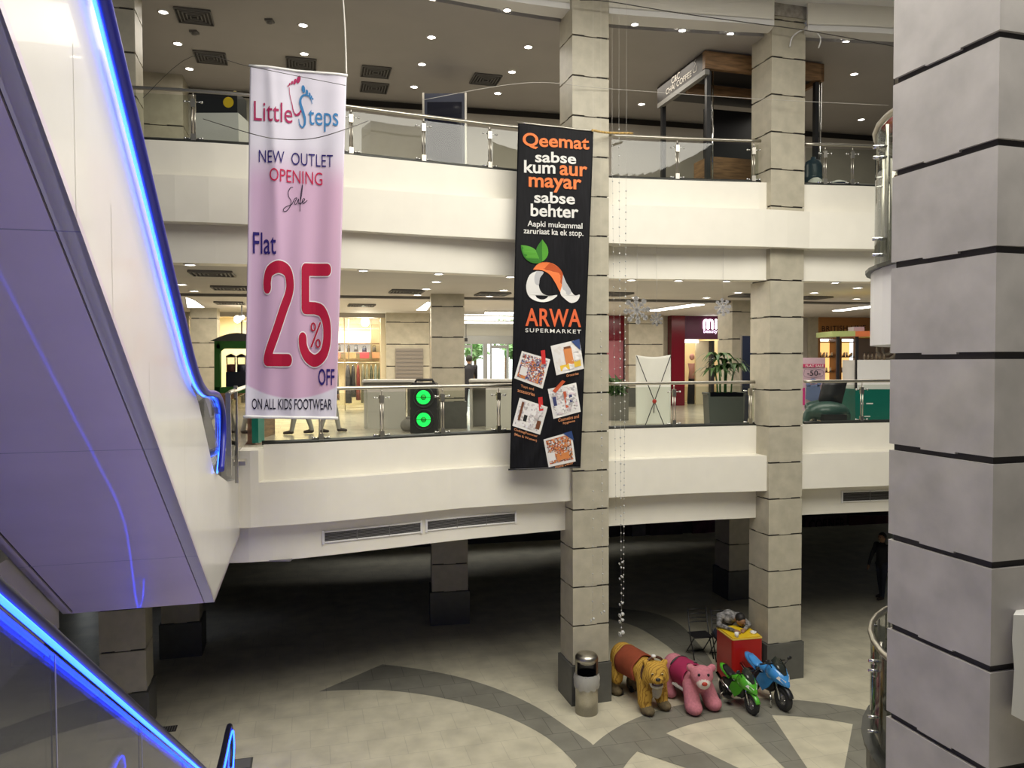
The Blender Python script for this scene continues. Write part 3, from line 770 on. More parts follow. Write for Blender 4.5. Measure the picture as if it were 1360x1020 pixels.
# lower escalator down to the ground floor
LA, LB = -1.148, -0.268
def lp(Y, z, off=0.0): return Vector((LA + LB * Y, Y, z)) + eu * off
es2 = thing('escalator', 'dark glass-sided escalator with blue glowing handrails down to the ground floor', 'escalator', lp(9.5, 0), wc=True)
LH = lambda Y: 2.415 + 0.668 * (7.175 - Y)
hp2 = [lp(1.0, LH(1.0)), lp(3, LH(3)), lp(5, LH(5)), lp(7.175, LH(7.175)), lp(8.6, LH(8.6)), lp(9.0, 1.24), lp(9.4, 1.08), lp(9.9, 1.03), lp(10.5, 1.03), lp(10.78, 0.99), lp(10.92, 0.86), lp(10.92, 0.62), lp(10.75, 0.42)]
handrail([p - Z * .035 for p in hp2], es2, r=0.036, up=(0, .075), rs=0.012, so2=.04, rub='dark_rubber', neon='neon_low')
handrail([p - eu * 1.36 + ev * -.35 - Z * .035 for p in hp2], es2, r=0.036, up=(0, .075), rs=0.012, so2=.04, rub='dark_rubber', neon='neon_low')
gl = [lp(1.0, LH(1.0) - .9), lp(8.6, LH(8.6) - .75), lp(9.5, 0.3), lp(10.7, 0.3), lp(10.85, .7), lp(10.5, .99), lp(9.4, 1.04), lp(8.6, LH(8.6) - .04), lp(1.0, LH(1.0) - .04)]
for o in (0, -1.36): MB().extr([p + eu * o - ev * (0.35 if o else 0) for p in gl], eu * 0.012).build('glass_panel', M['glass_esc'], es2)
gj = mat('pale_joint', (0.3, 0.3, 0.4), 0.4)
for Y in (3.35, 5.05, 6.75): MB().extr([lp(Y, LH(Y) - .86, .02), lp(Y + .008, LH(Y) - .86, .02), lp(Y + .008, LH(Y) - .06, .02), lp(Y, LH(Y) - .06, .02)], eu * .004).build('glass_joint', gj, es2)
mb = MB()
for k in range(26):
    Y = 9.3 - k * 0.3; z = 0.12 + k * 0.2
    mb.extr([lp(Y, z - .5, -.2), lp(Y - .3, z - .3, -.2), lp(Y - .3, z, -.2), lp(Y, z, -.2)], -eu * 0.95)
mb.extr([lp(9.3, 0.0, -.2), lp(10.9, 0.0, -.2), lp(10.9, 0.06, -.2), lp(9.3, 0.06, -.2)], -eu * .95)
mb.build('step_band', M['vent'], es2)
for o in (.06, -1.28): MB().extr([lp(1, LH(1) - 1.5, o), lp(8.7, LH(8.7) - 1.2, o), lp(9.4, 0, o), lp(10.9, 0, o), lp(10.9, .3, o), lp(9.5, .3, o), lp(8.6, LH(8.6) - .75, o), lp(1, LH(1) - .9, o)], -eu * .14).build('skirt', M['steel'], es2)
# pale slab edge beside the escalators
struct(MB().extr([ep(1.5, 3.47, -1.52), ep(8.36, 3.43, -1.52), ep(8.36, 4.5, -1.52), ep(1.5, 4.5, -1.52)], -eu * 1.2).build('trim_12', M['truss']), 'pale slab edge beside the escalator underside')

# steel posts and gate rail of the escalator landing
t = thing('landing_rail', 'steel post and rail of the escalator landing beside the blue newel', 'railing', (-3.95, 11.2, 4.66), wc=True)
lpx = lambda x, y, Y: atY(x, y, Y)
q0 = lpx(303, 522, 10.0); q1 = lpx(329, 513, 11.9); qb = lpx(302, 632, 10.0)
MB().tube([lpx(303, 524, 10.0), lpx(305, 521, 10.15), q1], 0.045, 4, upv=(0, 0, 1), ry=0.03).build('handrail', M['steel'], t)
MB().box((q0.x, q0.y, (q0.z + qb.z) / 2), (0.06, 0.09, q0.z - qb.z), ang=ANG).build('post', M['steel'], t)
q2 = lpx(313, 520, 10.65)
MB().box((q2.x, q2.y, 5.2), (0.045, 0.07, 1.35), ang=ANG).build('post', M['steel'], t)
MB().box(lpx(319, 614, 10.9), (0.16, 0.3, 0.06), ang=ANG).build('bracket', M['steel'], t)
MB().extr([lpx(305, 532, 10.1), lpx(328, 521, 11.75), lpx(328, 586, 11.75), lpx(305, 612, 10.1)], eu * .012).build('glass_panel', M['glass'], t)

# ------------------------------------------------------------------ close stair landings and pieces by the near column
def landing(label, cx, cy, r, z0, zr, m_band, a0=100, a1=250, th=0.5):
    t = thing('stair_landing', label, 'stair landing', (cx, cy, z0), wc=True)
    A = [math.radians(a0 + (a1 - a0) * i / 26) for i in range(27)]
    P = lambda a, rr, z: Vector((cx + rr * math.cos(a), cy + rr * math.sin(a), z))
    MB().prism([(P(a, r, 0).x, P(a, r, 0).y) for a in A], z0 - th, z0).build('curved_slab', m_band, t)
    MB().prism([(P(a, r + .05, 0).x, P(a, r + .05, 0).y) for a in A], z0, z0 + .03).build('slab_edge', M['edge'], t)
    vs = [P(a, r - .03, z) for a in A for z in (z0 + .06, zr - .06)]
    MB().add(vs, [(2 * i, 2 * i + 1, 2 * i + 3, 2 * i + 2) for i in range(26)], 0, True).build('glass_panel', M['glass'], t)
    MB().tube([P(a, r - .03, zr) for a in A], 0.03, 8).build('handrail', M['steel'], t)
    for a in A[3::5]:
        po = MB().cyl(P(a, r - .10, z0), P(a, r - .10, zr), 0.016, n=8).build('post', M['steel'], t)
        for zz in (z0 + .15, z0 + .3, zr - .3, zr - .2): MB().cyl(P(a, r - .1, zz), P(a, r + .02, zz), 0.018, n=8).build('glass_clamp', M['chrome'], po)
    return t
landing('curved white stair landing with glass rail behind the close column, upper one', 5.35, 6.75, 2.0, 7.04, 8.4, M['ivory'], 60, 270, 0.70)
landing('curved stair landing with glass rail behind the close column, lower one', 5.75, 7.2, 2.17, 2.25, 3.33, M['black'], 60, 270, 0.35)
struct(MB().extr([atY(1346, 817, 5.09), atY(1344, 850, 5.09), atY(1347, 890, 5.09), atY(1343, 949, 5.09), atY(1420, 990, 5.09), atY(1420, 817, 5.09)], Vector((.10, .12, 0))).build('trim_13', mat('rough_white_plaster', (0.72, 0.71, 0.68), 0.8, nscale=12, bump=0.4)), 'rough white parapet end meeting the close column')

# ------------------------------------------------------------------ hanging banners
class Sheet:
    """hanging cloth: lies in a plane through its pixel-measured corners, with folds"""
    def __init__(s, c, Y, waves):
        s.P = [atY(x, y, yy) for (x, y), yy in zip(c, Y)]; s.c = c; s.waves = waves
        s.o = s.P[0]; s.ax = (s.P[1] - s.P[0]); s.n = (s.P[1] - s.P[0]).cross(s.P[3] - s.P[0]).normalized()
        if s.n.y > 0: s.n = -s.n
        s.W = s.ax.length; s.H = (s.P[3] - s.P[0]).length
    def at(s, u, v, off=0.0):
        p = s.P[0] * (1 - u) * (1 - v) + s.P[1] * u * (1 - v) + s.P[2] * u * v + s.P[3] * (1 - u) * v
        return p + s.n * (off + s.waves(u, v))
    def px(s, off=0.008):
        pl = s.P[0]; n = s.n
        def uvof(p):     # invert the bilinear patch
            u = v = .5
            for _ in range(8):
                q = s.P[0] * (1 - u) * (1 - v) + s.P[1] * u * (1 - v) + s.P[2] * u * v + s.P[3] * (1 - u) * v
                du = (s.P[1] - s.P[0]) * (1 - v) + (s.P[2] - s.P[3]) * v; dv = (s.P[3] - s.P[0]) * (1 - u) + (s.P[2] - s.P[1]) * u
                d = p - q; a = du.dot(du); b = du.dot(dv); c = dv.dot(dv); e = d.dot(du); f = d.dot(dv); D = a * c - b * b
                u += (c * e - b * f) / D; v += (a * f - b * e) / D
            return u, v
        def fn(x, y):
            r = ray(x, y); p = EYE + r * ((pl - EYE).dot(n) / r.dot(n)); u, v = uvof(p); return s.at(u, v, off)
        return fn
    def mesh(s, name, m, parent, nu=40, nv=150, colfn=None):
        mb = MB(); vs = [s.at(i / nu, j / nv) for j in range(nv + 1) for i in range(nu + 1)]
        mb.add(vs, [(j * (nu + 1) + i, j * (nu + 1) + i + 1, (j + 1) * (nu + 1) + i + 1, (j + 1) * (nu + 1) + i) for j in range(nv) for i in range(nu)], 0, True)
        o = mb.build(name, m, parent)
        if colfn:
            at = o.data.color_attributes.new('print', 'FLOAT_COLOR', 'POINT')
            inv = {}
            pos = [tuple(round(c, 4) for c in v.co) for v in o.data.vertices]
            o3 = parent.location
            look = {tuple(round(c, 4) for c in (Vector(p) - o3)): k for k, p in enumerate(vs)}
            for k, q in enumerate(pos):
                j = look.get(q)
                if j is None: j = min(range(len(vs)), key=lambda t: (Vector(vs[t]) - o3 - Vector(q)).length)
                u, v = (j % (nu + 1)) / nu, (j // (nu + 1)) / nv
                at.data[k].color = (*colfn(u, v), 1)
        so = o.modifiers.new('thickness', 'SOLIDIFY'); so.thickness = 0.004
        return o
def cloth_mat(name, rough=0.6, sheen=0.0):
    m = bpy.data.materials.new(name); m.use_nodes = True; nt = m.node_tree; b = nt.nodes['Principled BSDF']
    a = nt.nodes.new('ShaderNodeVertexColor'); a.layer_name = 'print'
    nt.links.new(a.outputs[0], b.inputs['Base Color']); b.inputs['Roughness'].default_value = rough; b.inputs['Specular IOR Level'].default_value = 0.25
    return m
ss = lambda a, b, x: (lambda t: t * t * (3 - 2 * t))(min(1, max(0, (x - a) / (b - a))))
def pw(u, v):
    return 0.012 * math.sin(u * 21 + v * 2.0 + 1) * (0.5 + .5 * v) + 0.016 * math.sin(u * 9 - v * 3) * (1 - v * .5) + 0.02 * math.exp(-((u - .2 - .25 * v) / .05) ** 2) * (1 - v)
pk = Sheet([(332, 88), (460.5, 101), (446.5, 555.5), (325.5, 553.5)], [9.9, 10.15, 10.15, 9.9], pw)
def pcol(u, v):
    base = np.array((0.66, 0.63, 0.73)); pink = np.array((0.60, 0.38, 0.53)); lil = np.array((0.47, 0.36, 0.56))
    k = ss(0.20, 0.34, v)
    out_ = ss(.941 - .15 * (u - .5) ** 2, .947 - .15 * (u - .5) ** 2, v)
    c = pink * (0.55 + .45 * u) + lil * (0.45 - .45 * u)
    e = (1 - ss(0, .06, u)) * .35 + ss(.94, 1, u) * .25
    m_ = k * (1 - e) * (1 - out_); return tuple(base * (1 - m_) + c * m_)
pb = thing('hanging_banner', 'tall pink and white cloth sale banner hanging by the escalator', 'banner', pk.at(.5, 1), wc=True)
pk.mesh('cloth', cloth_mat('pink_banner_cloth'), pb, 56, 320, pcol)
f = pk.px(0.010); f2 = pk.px(0.008)
ink = lambda n, c: mat(n, c, 0.6, spec=0.2)
I = dict(rose=ink('rose_ink', (0.36, 0.025, 0.10)), blue=ink('sky_ink', (0.05, 0.21, 0.46)), navy=ink('navy_ink', (0.025, 0.015, 0.15)), red=ink('red_ink', (0.50, 0.015, 0.07)), crim=ink('crimson_ink', (0.40, 0.01, 0.045)), blk=ink('black_ink', (0.012, 0.010, 0.03)), wht=ink('white_ink', (0.80, 0.76, 0.80)))
text('lettering', 'Little', I['rose'], pb, f, (337.5, 134.5, 388.5, 160.5), 0.0, 0.07, 4, shear=0)
text('lettering', 'teps', I['blue'], pb, f, (409.5, 145.5, 449.5, 173.5), 0.0, 0.07, 4)
mb = MB(); mb.ribbon([(396.8, 158), (398, 165), (401.5, 169), (404.6, 165), (404.8, 157), (402, 147), (399.2, 138), (399.2, 131.5), (402, 127), (407, 126), (412, 130), (414.6, 138)], [1.0, 1.6, 2.2, 2.8, 3.2, 3.4, 3.2, 3.0, 3.0, 2.6, 1.6, 0.8], f)
for c, rx, ry in (((403, 118), 2.3, 5.2), ((407.7, 122.3), 1.7, 3.5), ((411.3, 125.6), 1.3, 2.8), ((413.6, 128.8), 1.1, 2.1), ((415.4, 131.4), .9, 1.5)): mb.disc2(c, rx, ry, f, -.15)
mb.build('foot_emblem', I['blue'], pb)
mb = MB(); mb.ribbon([(384.2, 116.4), (385.0, 126), (388.0, 138.8), (389.6, 147), (393, 152.4), (397, 151), (399.4, 147)], [.8, .9, 1.1, 1.4, 2.4, 3.4, 2.0], f)
for c, rx, ry in (((396.5, 105.2), 2.6, 5.2), ((391.6, 108.2), 1.8, 4), ((387.8, 109.8), 1.3, 2.7), ((384.7, 112), 1.0, 1.9), ((382.8, 114.4), .8, 1.4)): mb.disc2(c, rx, ry, f, .25)
mb.build('foot_emblem', I['rose'], pb)
text('lettering', 'NEW  OUTLET', I['navy'], pb, f, (344, 199.0, 442.3, 215.5), -0.004, 0.075, 4)
text('lettering', 'OPENING', I['red'], pb, f, (358.5, 223.5, 428.2, 240.5), -0.004, 0.083, 4)
mb = MB(); cr = lambda x, y: (180 + x / 4.533, 160 + y / 4.533)
for st in ([(947, 403), (934, 404), (921, 428), (922, 458), (936, 485), (931, 518), (910, 545), (894, 548), (892, 535), (910, 518), (940, 505), (958, 472), (972, 467), (960, 490), (959, 504), (970, 500), (982, 472), (980, 496), (988, 498), (1000, 450), (1006, 386), (999, 420), (992, 480), (990, 547)], [(991, 506), (1004, 492), (1019, 478), (1013, 470), (1004, 484), (1010, 500), (1033, 482)]):
    mb.ribbon([cr(*p) for p in st], 0.85, f, sub=5)
mb.build('script_lettering', I['blk'], pb)
text('lettering', 'Flat', I['navy'], pb, f, (336, 308.0, 367, 336.8), 0.006, 0.05, 4)
cr2 = lambda x, y: (320 + x / 3.78, 300 + y / 3.78)
YS = 0.62
D2 = [(133, 310), (133, 275), (146, 228), (190, 206), (233, 228), (247, 290), (240, 345), (214, 420), (176, 535), (144, 625), (133, 672)]
def digits(w, fn):
    mb = MB()
    mb.ribbon([cr2(*p) for p in D2], w / 3.78, fn, ys=YS)
    mb.ribbon([cr2(133, 673), cr2(238, 674)], w / 3.78, fn, ys=YS, sub=3)
    for seg in ([(434, 221), (324, 219)], [(324, 219), (324, 412)], [(324, 412), (370, 413)]): mb.ribbon([cr2(*p) for p in seg], w / 3.78, fn, ys=YS, sub=8)
    mb.ribbon([cr2(*p) for p in [(370, 413), (405, 428), (428, 480), (433, 540), (428, 600), (410, 650), (372, 677), (335, 656), (314, 610), (310, 565)]], w / 3.78, fn, ys=YS)
    mb.ribbon([cr2(398, 487), cr2(353, 607)], (9 if w < 42 else 13) / 3.78, fn, sub=4)
    for c in ((363, 507), (387, 590)):
        mb.ribbon([cr2(c[0] + 10 * math.cos(t * PI / 8), c[1] + 19 * math.sin(t * PI / 8)) for t in range(17)], (8 if w < 42 else 11) / 3.78, fn, sub=2)
    return mb
digits(46, pk.px(0.010)).build('numeral_outline', I['wht'], pb)
digits(38.5, pk.px(0.014)).build('numeral', I['crim'], pb)
text('lettering', 'OFF', I['navy'], pb, f, (422.8, 489.6, 444.3, 511.6), 0.012, 0.015, 4)
text('lettering', 'ON ALL KIDS FOOTWEAR', I['blk'], pb, f, (334.5, 529.4, 441, 543.6), 0.004, 0.006, 4)
MB().tube([pk.at(u, 0, .0) + Z * .005 for u in np.linspace(-.01, 1.01, 12)], 0.018, 8).build('top_rod', M['ivory'], pb)
MB().tube([pk.at(u, 1, .0) for u in np.linspace(-.02, 1.02, 12)], 0.02, 8).build('bottom_rod', M['ivory'], pb)

def kw(u, v):
    return 0.010 * math.sin(u * 14 + v * 5) + 0.012 * math.sin(u * 5 - v * 11) + 0.03 * math.exp(-((u + v * 3.2 - 3.05) / .09) ** 2) + 0.02 * math.exp(-((u * 1.1 + v * 3.2 - 3.45) / .07) ** 2)
bk = Sheet([(688, 163.5), (788.5, 174), (771, 620.5), (677, 623.5)], [13.25, 13.25, 13.15, 13.1], kw)
bb = thing('hanging_banner', 'tall black supermarket banner with orange and white lettering hanging before the column', 'banner', bk.at(.5, 1), wc=True)
bk.mesh('cloth', mat('black_vinyl', (0.008, 0.008, 0.010), 0.55, nscale=3, namt=0.3, spec=0.12, stretch=(14, 14, 1)), bb, 40, 150)
f = bk.px(0.014)
I['or'] = ink('orange_ink', (0.78, 0.20, 0.06)); I['w2'] = ink('soft_white_ink', (0.70, 0.69, 0.66)); I['or2'] = ink('red_orange_ink', (0.70, 0.13, 0.045))
for body, m, bx, sl in (('Qeemat', 'or', (694.2, 176.5, 782.5, 197.3), 0.055), ('sabse', 'w2', (710.8, 201.2, 765.2, 215.6), 0.05), ('kum', 'w2', (696, 212.8, 737.5, 229.6), 0.05), ('aur', 'or', (743.2, 219.6, 780, 233.2), 0.05), ('mayar', 'or', (702.2, 234.6, 772.3, 254.0), 0.06), ('sabse', 'w2', (709.5, 254.2, 763.5, 269.2), 0.05), ('behter', 'w2', (704.8, 270.2, 768.2, 287.0), 0.05)):
    text('lettering', body, I[m], bb, f, bx, 0.022, sl, 4)
text('lettering', 'Aapki mukammal', I['w2'], bb, f, (700.6, 292.6, 773.4, 302.6), 0.012, 0.055, 4)
text('lettering', 'zaruriaat ka ek stop.', I['w2'], bb, f, (695.4, 302.2, 774.6, 312.4), 0.012, 0.05, 4)
c4 = lambda x, y: (660 + x / 4.25, 160 + y / 4.25)
lf1 = ink('leaf_ink', (0.08, 0.30, 0.03)); lf2 = ink('deep_leaf_ink', (0.035, 0.17, 0.02)); os2 = ink('deep_orange_ink', (0.45, 0.08, 0.02)); gs = ink('silver_ink', (0.45, 0.45, 0.46))
def poly(pts, m, name='emblem', off=0.014, smooth=3):
    P = [Vector(c4(*p)) for p in pts]; P = smooth2(P + [P[0]], smooth)[:-1] if smooth else P
    return MB().fill2([tuple(p) for p in P], bk.px(off)).build(name, m, bb)
poly([(135, 705), (172, 708), (218, 730), (252, 797), (205, 806), (160, 780), (140, 740)], lf1, 'leaf_emblem')
poly([(135, 705), (180, 745), (252, 797), (205, 806), (160, 780), (140, 740)], lf2, 'leaf_emblem', .016)
poly([(256, 672), (285, 715), (287, 762), (254, 797), (226, 762), (224, 720)], lf1, 'leaf_emblem')
poly([(256, 672), (254, 735), (254, 797), (226, 762), (224, 720)], lf2, 'leaf_emblem', .016)
poly([(203, 842), (238, 806), (300, 802), (350, 830), (374, 872), (368, 925), (361, 972), (335, 925), (300, 872), (255, 846)], I['or'], 'swoosh_emblem', .014)
poly([(300, 803), (350, 830), (374, 872), (368, 925), (340, 880), (310, 850), (270, 838)], os2, 'swoosh_emblem', .016)
poly([(225, 850), (185, 872), (165, 930), (175, 985), (212, 1016), (265, 1026), (312, 1012), (342, 985), (292, 990), (252, 972), (236, 930), (243, 890), (264, 856)], I['w2'], 'swoosh_emblem', .014)
poly([(225, 850), (264, 856), (243, 890), (236, 930), (215, 920), (212, 880)], gs, 'swoosh_emblem', .016)
poly([(373, 868), (392, 915), (420, 965), (443, 988), (468, 983), (456, 1016), (420, 1030), (386, 1008), (358, 975), (368, 930)], I['w2'], 'swoosh_emblem', .015)
poly([(373, 868), (392, 915), (420, 965), (400, 985), (372, 950), (368, 920)], gs, 'swoosh_emblem', .017)
f = bk.px(0.014)
text('lettering', 'ARWA', I['or2'], bb, f, (697.8, 409.3, 772, 433.2), 0.018, 0.018, 4, spacing=1.06)
text('lettering', 'SUPERMARKET', I['w2'], bb, f, (697.8, 436.0, 772, 441.2), 0.012, 0.025, 4, spacing=1.25)
c5 = lambda x, y: (660 + x / 3.925, 380 + y / 3.925)
def photo_mat(name, cols, sc):
    m = bpy.data.materials.new(name); m.use_nodes = True; nt = m.node_tree; b = nt.nodes['Principled BSDF']
    tc = nt.nodes.new('ShaderNodeTexCoord'); vo = nt.nodes.new('ShaderNodeTexVoronoi'); vo.inputs['Scale'].default_value = sc
    nt.links.new(tc.outputs['Object'], vo.inputs['Vector']); r = nt.nodes.new('ShaderNodeValToRGB'); r.color_ramp.interpolation = 'CONSTANT'
    while len(r.color_ramp.elements) < len(cols): r.color_ramp.elements.new(0.5)
    for i, c in enumerate(cols): r.color_ramp.elements[i].position = i / len(cols); r.color_ramp.elements[i].color = (*c, 1)
    sp_ = nt.nodes.new('ShaderNodeSeparateColor'); nt.links.new(vo.outputs['Color'], sp_.inputs[0]); nt.links.new(sp_.outputs[0], r.inputs[0]); nt.links.new(r.outputs[0], b.inputs['Base Color'])
    b.inputs['Roughness'].default_value = 0.5
    return m
red_, or_, wh_, gy_, br_, bl_, ye_ = (0.45, 0.10, 0.05), (0.60, 0.22, 0.07), (0.72, 0.70, 0.68), (0.40, 0.38, 0.38), (0.16, 0.06, 0.03), (0.05, 0.06, 0.16), (0.75, 0.50, 0.06)
f = bk.px(0.012)
def snap(quad, cols, sc, extra=()):
    Q = [Vector(c5(*p)) for p in quad]; c = sum(Q, Vector((0, 0))) / 4
    mb = MB(); 
    mp = lambda a, b: Q[0] * (1 - a) * (1 - b) + Q[1] * a * (1 - b) + Q[2] * a * b + Q[3] * (1 - a) * b
    n = 6
    fr_ = MB().add([f(*mp(i / n, j / n)) for j in range(n + 1) for i in range(n + 1)], [(j * 7 + i, j * 7 + i + 1, (j + 1) * 7 + i + 1, (j + 1) * 7 + i) for j in range(n) for i in range(n)]).build('snapshot', ink('photo_paper', (0.74, 0.72, 0.69)), bb)
    g2 = bk.px(0.016)
    MB().add([g2(*mp(.07 + .86 * i / n, .07 + .84 * j / n)) for j in range(n + 1) for i in range(n + 1)], [(j * 7 + i, j * 7 + i + 1, (j + 1) * 7 + i + 1, (j + 1) * 7 + i) for j in range(n) for i in range(n)]).build('picture', photo_mat('photo_print', cols, sc), fr_)
    g3 = bk.px(0.019)
    for (a0, b0, a1, b1, m) in extra:
        MB().add([g3(*mp(*q)) for q in ((a0, b0), (a1, b0), (a1, b1), (a0, b1))], [(0, 1, 2, 3)]).build('picture_detail', ink('photo_detail', m), fr_)
snap([(130, 338), (278, 382), (238, 535), (90, 480)], [red_, or_, gy_, bl_, wh_, br_, (0.3, .2, .3)], 48, [(.2, .66, .8, .9, or_), (.12, .5, .35, .8, wh_)])
snap([(280, 312), (430, 277), (455, 430), (310, 465)], [wh_, wh_, (0.68, .64, .6), wh_], 18, [(.4, .2, .68, .75, or_), (.42, .14, .66, .32, br_), (.72, .38, .9, .7, gy_), (.18, .72, .5, .9, ye_), (.68, .68, .92, .88, ye_)])
snap([(265, 537), (413, 503), (438, 655), (295, 692)], [wh_, gy_, wh_, (0.6, .5, .52)], 34, [(.5, .2, .6, .75, red_), (.1, .3, .22, .6, bl_), (.15, .6, .3, .85, wh_), (.68, .35, .78, .6, bl_), (.12, .72, .85, .76, br_)])
snap([(118, 582), (265, 630), (225, 775), (80, 728)], [wh_, gy_, wh_, (0.55, .5, .5), wh_], 30, [(.12, .1, .2, .75, br_), (.3, .5, .42, .72, (0.02, .02, .02)), (.5, .48, .8, .64, gy_), (.78, .55, .92, .85, br_)])
snap([(243, 800), (390, 758), (412, 915), (270, 945)], [br_, or_, wh_, red_, gy_, br_, or_], 52, [(.35, .62, .8, .84, or_), (.05, .52, .3, .8, wh_)])
for q, m in (([(228, 337), (250, 333), (255, 405), (235, 405)], red_), ([(215, 580), (237, 577), (242, 648), (220, 650)], red_), ([(290, 545), (340, 490), (357, 497), (305, 557)], (0.55, .1, .04)), ([(388, 288), (430, 275), (437, 335)], (0.03, .06, .18)), ([(345, 768), (390, 755), (403, 806)], (0.03, .06, .18))):
    g4 = bk.px(0.021); MB().fill2([c5(*p) for p in q], g4).build('tape_strip', ink('tape_ink', (0.55, 0.03, 0.03) if m == red_ else m), bb)
cap_ink = ink('caption_ink', (0.62, 0.26, 0.12))
for body, bx, sl in (('Toys and', (125, 512, 192, 530), .27), ('accessories', (108, 533, 197, 551), .27), ('Groceries', (362, 460, 426, 474), -.2), ('Cosmetics and', (320, 690, 428, 708), -.2), ('hygiene', (345, 708, 408, 724), -.2), ('Clothing/Footwear', (90, 740, 212, 756), .3), ('(Men & Women)', (90, 764, 208, 780), .3), ('Home Decor', (305, 936, 400, 952), -.25)):
    a = c5(bx[0], bx[1]); b = c5(bx[2], bx[3]); text('lettering', body, cap_ink, bb, bk.px(0.012), (a[0], a[1], b[0], b[1]), 0.012, sl, 6)
MB().tube([bk.at(u, 0) + Z * .005 for u in np.linspace(-.01, 1.01, 10)], 0.014, 8).build('top_rod', M['steel'], bb)
MB().tube([bk.at(u, 1) for u in np.linspace(-.02, 1.0, 10)], 0.014, 8).build('bottom_rod', M['black'], bb)

# ------------------------------------------------------------------ cables, light strings, snowflakes
def cable(label, pts, r, m, name='cable', cat='cable'):
    P = smooth2([Vector(p) for p in pts], 6); return tag(MB().tube(P, r, 6).build(name, m, org=P[-1]), label, cat)
wire = mat('dark_wire', (0.08, 0.075, 0.07), 0.5); pale = mat('pale_wire', (0.5, 0.48, 0.44), 0.5)
cable('thin steel cable dropping beside the pink banner top', [atY(455, -8, 10.6), atY(457, 20, 10.6), atY(459, 60, 10.5), atY(460, 98, 10.15)], 0.012, pale)
cable('sagging thin cord across the pink banner below its emblem', [atY(270, 158, 11.2), atY(332, 177, 9.75), atY(370, 184.5, 9.8), atY(415, 184, 9.9), atY(458, 172, 10.0), atY(490, 160, 11.9)], 0.006, wire)
cable('thin cord running over the top edge of the pink banner', [atY(190, 130, 10.5), atY(255, 75, 10), atY(330, 88, 9.8), atY(400, 102, 9.9), atY(459, 113.5, 10.0)], 0.004, wire)
cable('thin dark wire from the first column to the second column top', [atY(770, 0, 13.4), atY(808, 2, 13.5), atY(900, 17, 13.9), atY(1000, 31, 14.3), atY(1068, 40, 14.5), atY(1190, 62, 14.9)], 0.009, wire)
cable('pale thin string above the upper railing between the columns', [atY(560, 133, 13), atY(700, 110, 13.2), atY(810, 118, 13.8), atY(1000, 131, 14.4), atY(1180, 140, 14.6)], 0.0045, pale)
cable('golden twisted rope tied along the handrail over the black banner', [atY(787, 173, 13.2), atY(800, 175.5, 13.55), atY(814, 176.5, 13.75), atY(840, 177, 14.2)], 0.022, mat('golden_rope', (0.55, 0.36, 0.12), 0.6, nscale=30, namt=.4, bump=.5), 'rope', 'rope')
cable('white bent cable loop hanging near the second column top', [atY(1049, 62, 14.72), atY(1052, 50, 14.7), atY(1061, 42, 14.72), atY(1073, 39, 14.8), atY(1084, 43, 14.8), atY(1090, 52, 14.8), atY(1087, 64, 14.8)], 0.014, M['ivory'])
bead_m = mat('crystal_bead', (0.5, 0.5, 0.48), 0.1, spec=0.8)
def bead_string(label, x, y0, y1, Y, step, rb, big=()):
    P0 = atY(x[0], y0, Y); P1 = atY(x[1], y1, Y); t = thing('bead_string', label, 'string of beads', P1, wc=True)
    MB().tube([Vector((P0.x, P0.y, 12.93)), P0, P1], 0.0016, 5).build('cord', pale, t)
    n = int((P0 - P1).length / step)
    for i in range(min(n, 60)):
        p = P1 + (P0 - P1) * (i / n); r = rb * (1 + .4 * ((i * 7) % 3 - 1) * .5)
        MB().ell(p, (r, r, r * 1.2), n=8, m=6).build('bead', bead_m, t)
    for (yy, r) in big:
        k = (yy - y0) / (y1 - y0); p = P0 + (P1 - P0) * k
        MB().ell(p + Vector((.02, 0, 0)), (r, r, r), n=10, m=8).torus(p - Vector((.03, 0, .03)), (1, .4, .2), r * .9, r * .3, 14, 8).build('crystal_ball', bead_m, t)
bead_string('long beaded string ending in a thick sparkling garland above the floor', (822, 825.5), 160, 845, 13.3, 0.15, 0.013, [(745, .02), (765, .02), (800, .022), (815, .034), (823, .03), (840, .04)])
bead_string('fine beaded string beside the long garland, next to the column', (813, 818), 178, 690, 13.4, 0.2, 0.010)
bead_string('fine beaded string beside the long garland, far from the column', (832, 828), 178, 800, 13.3, 0.12, 0.012)
bead_string('short beaded string against the column face, shorter one', (798, 801), 430, 812, 13.25, 0.13, 0.011, [(812, .022)])
bead_string('short beaded string against the column face, longer one', (788, 787), 640, 823, 13.2, 0.16, 0.010, [(822, .024)])


def snowflake(label, x, y, Y, r, col, tilt=0.1):
    c = atY(x, y, Y); t = thing('snowflake_ornament', label, 'snowflake ornament', c, 0.2)
    mb = MB(); fn = lambda a, b: Vector((a, 0, b)); 
    def seg(a, b, w):
        a = Vector(a); b = Vector(b); d = (b - a).normalized(); n = Vector((-d.y, d.x)) * w / 2
        mb.extr([fn(*(a + n)), fn(*(b + n)), fn(*(b - n)), fn(*(a - n))], (0, .012, 0))
    for k in range(8):
        an = k * PI / 4 + tilt; d = Vector((math.cos(an), math.sin(an)))
        seg((0, 0), tuple(d * r), r * .13)
        for q, L in ((.45, .22), (.68, .26), (.86, .16)):
            for s in (-1, 1):
                e = Vector((math.cos(an + s * .8), math.sin(an + s * .8))); p = d * (r * q); seg(tuple(p), tuple(p + e * (r * L)), r * .13)
    mb.build('flake', mat('silver_flake', col, 0.4, 0.2), t)
    MB().tube([(0, 0, r), (0, 0, 8.34 - c.z)], 0.003, 5).build('hanger', pale, t)
snowflake('large silver snowflake ornament hanging near the black banner column', 846, 412, 14.25, 0.26, (0.33, 0.32, 0.31))
snowflake('small faint snowflake ornament hanging beside the large silver one', 872, 424, 14.35, 0.13, (0.25, 0.245, 0.24))
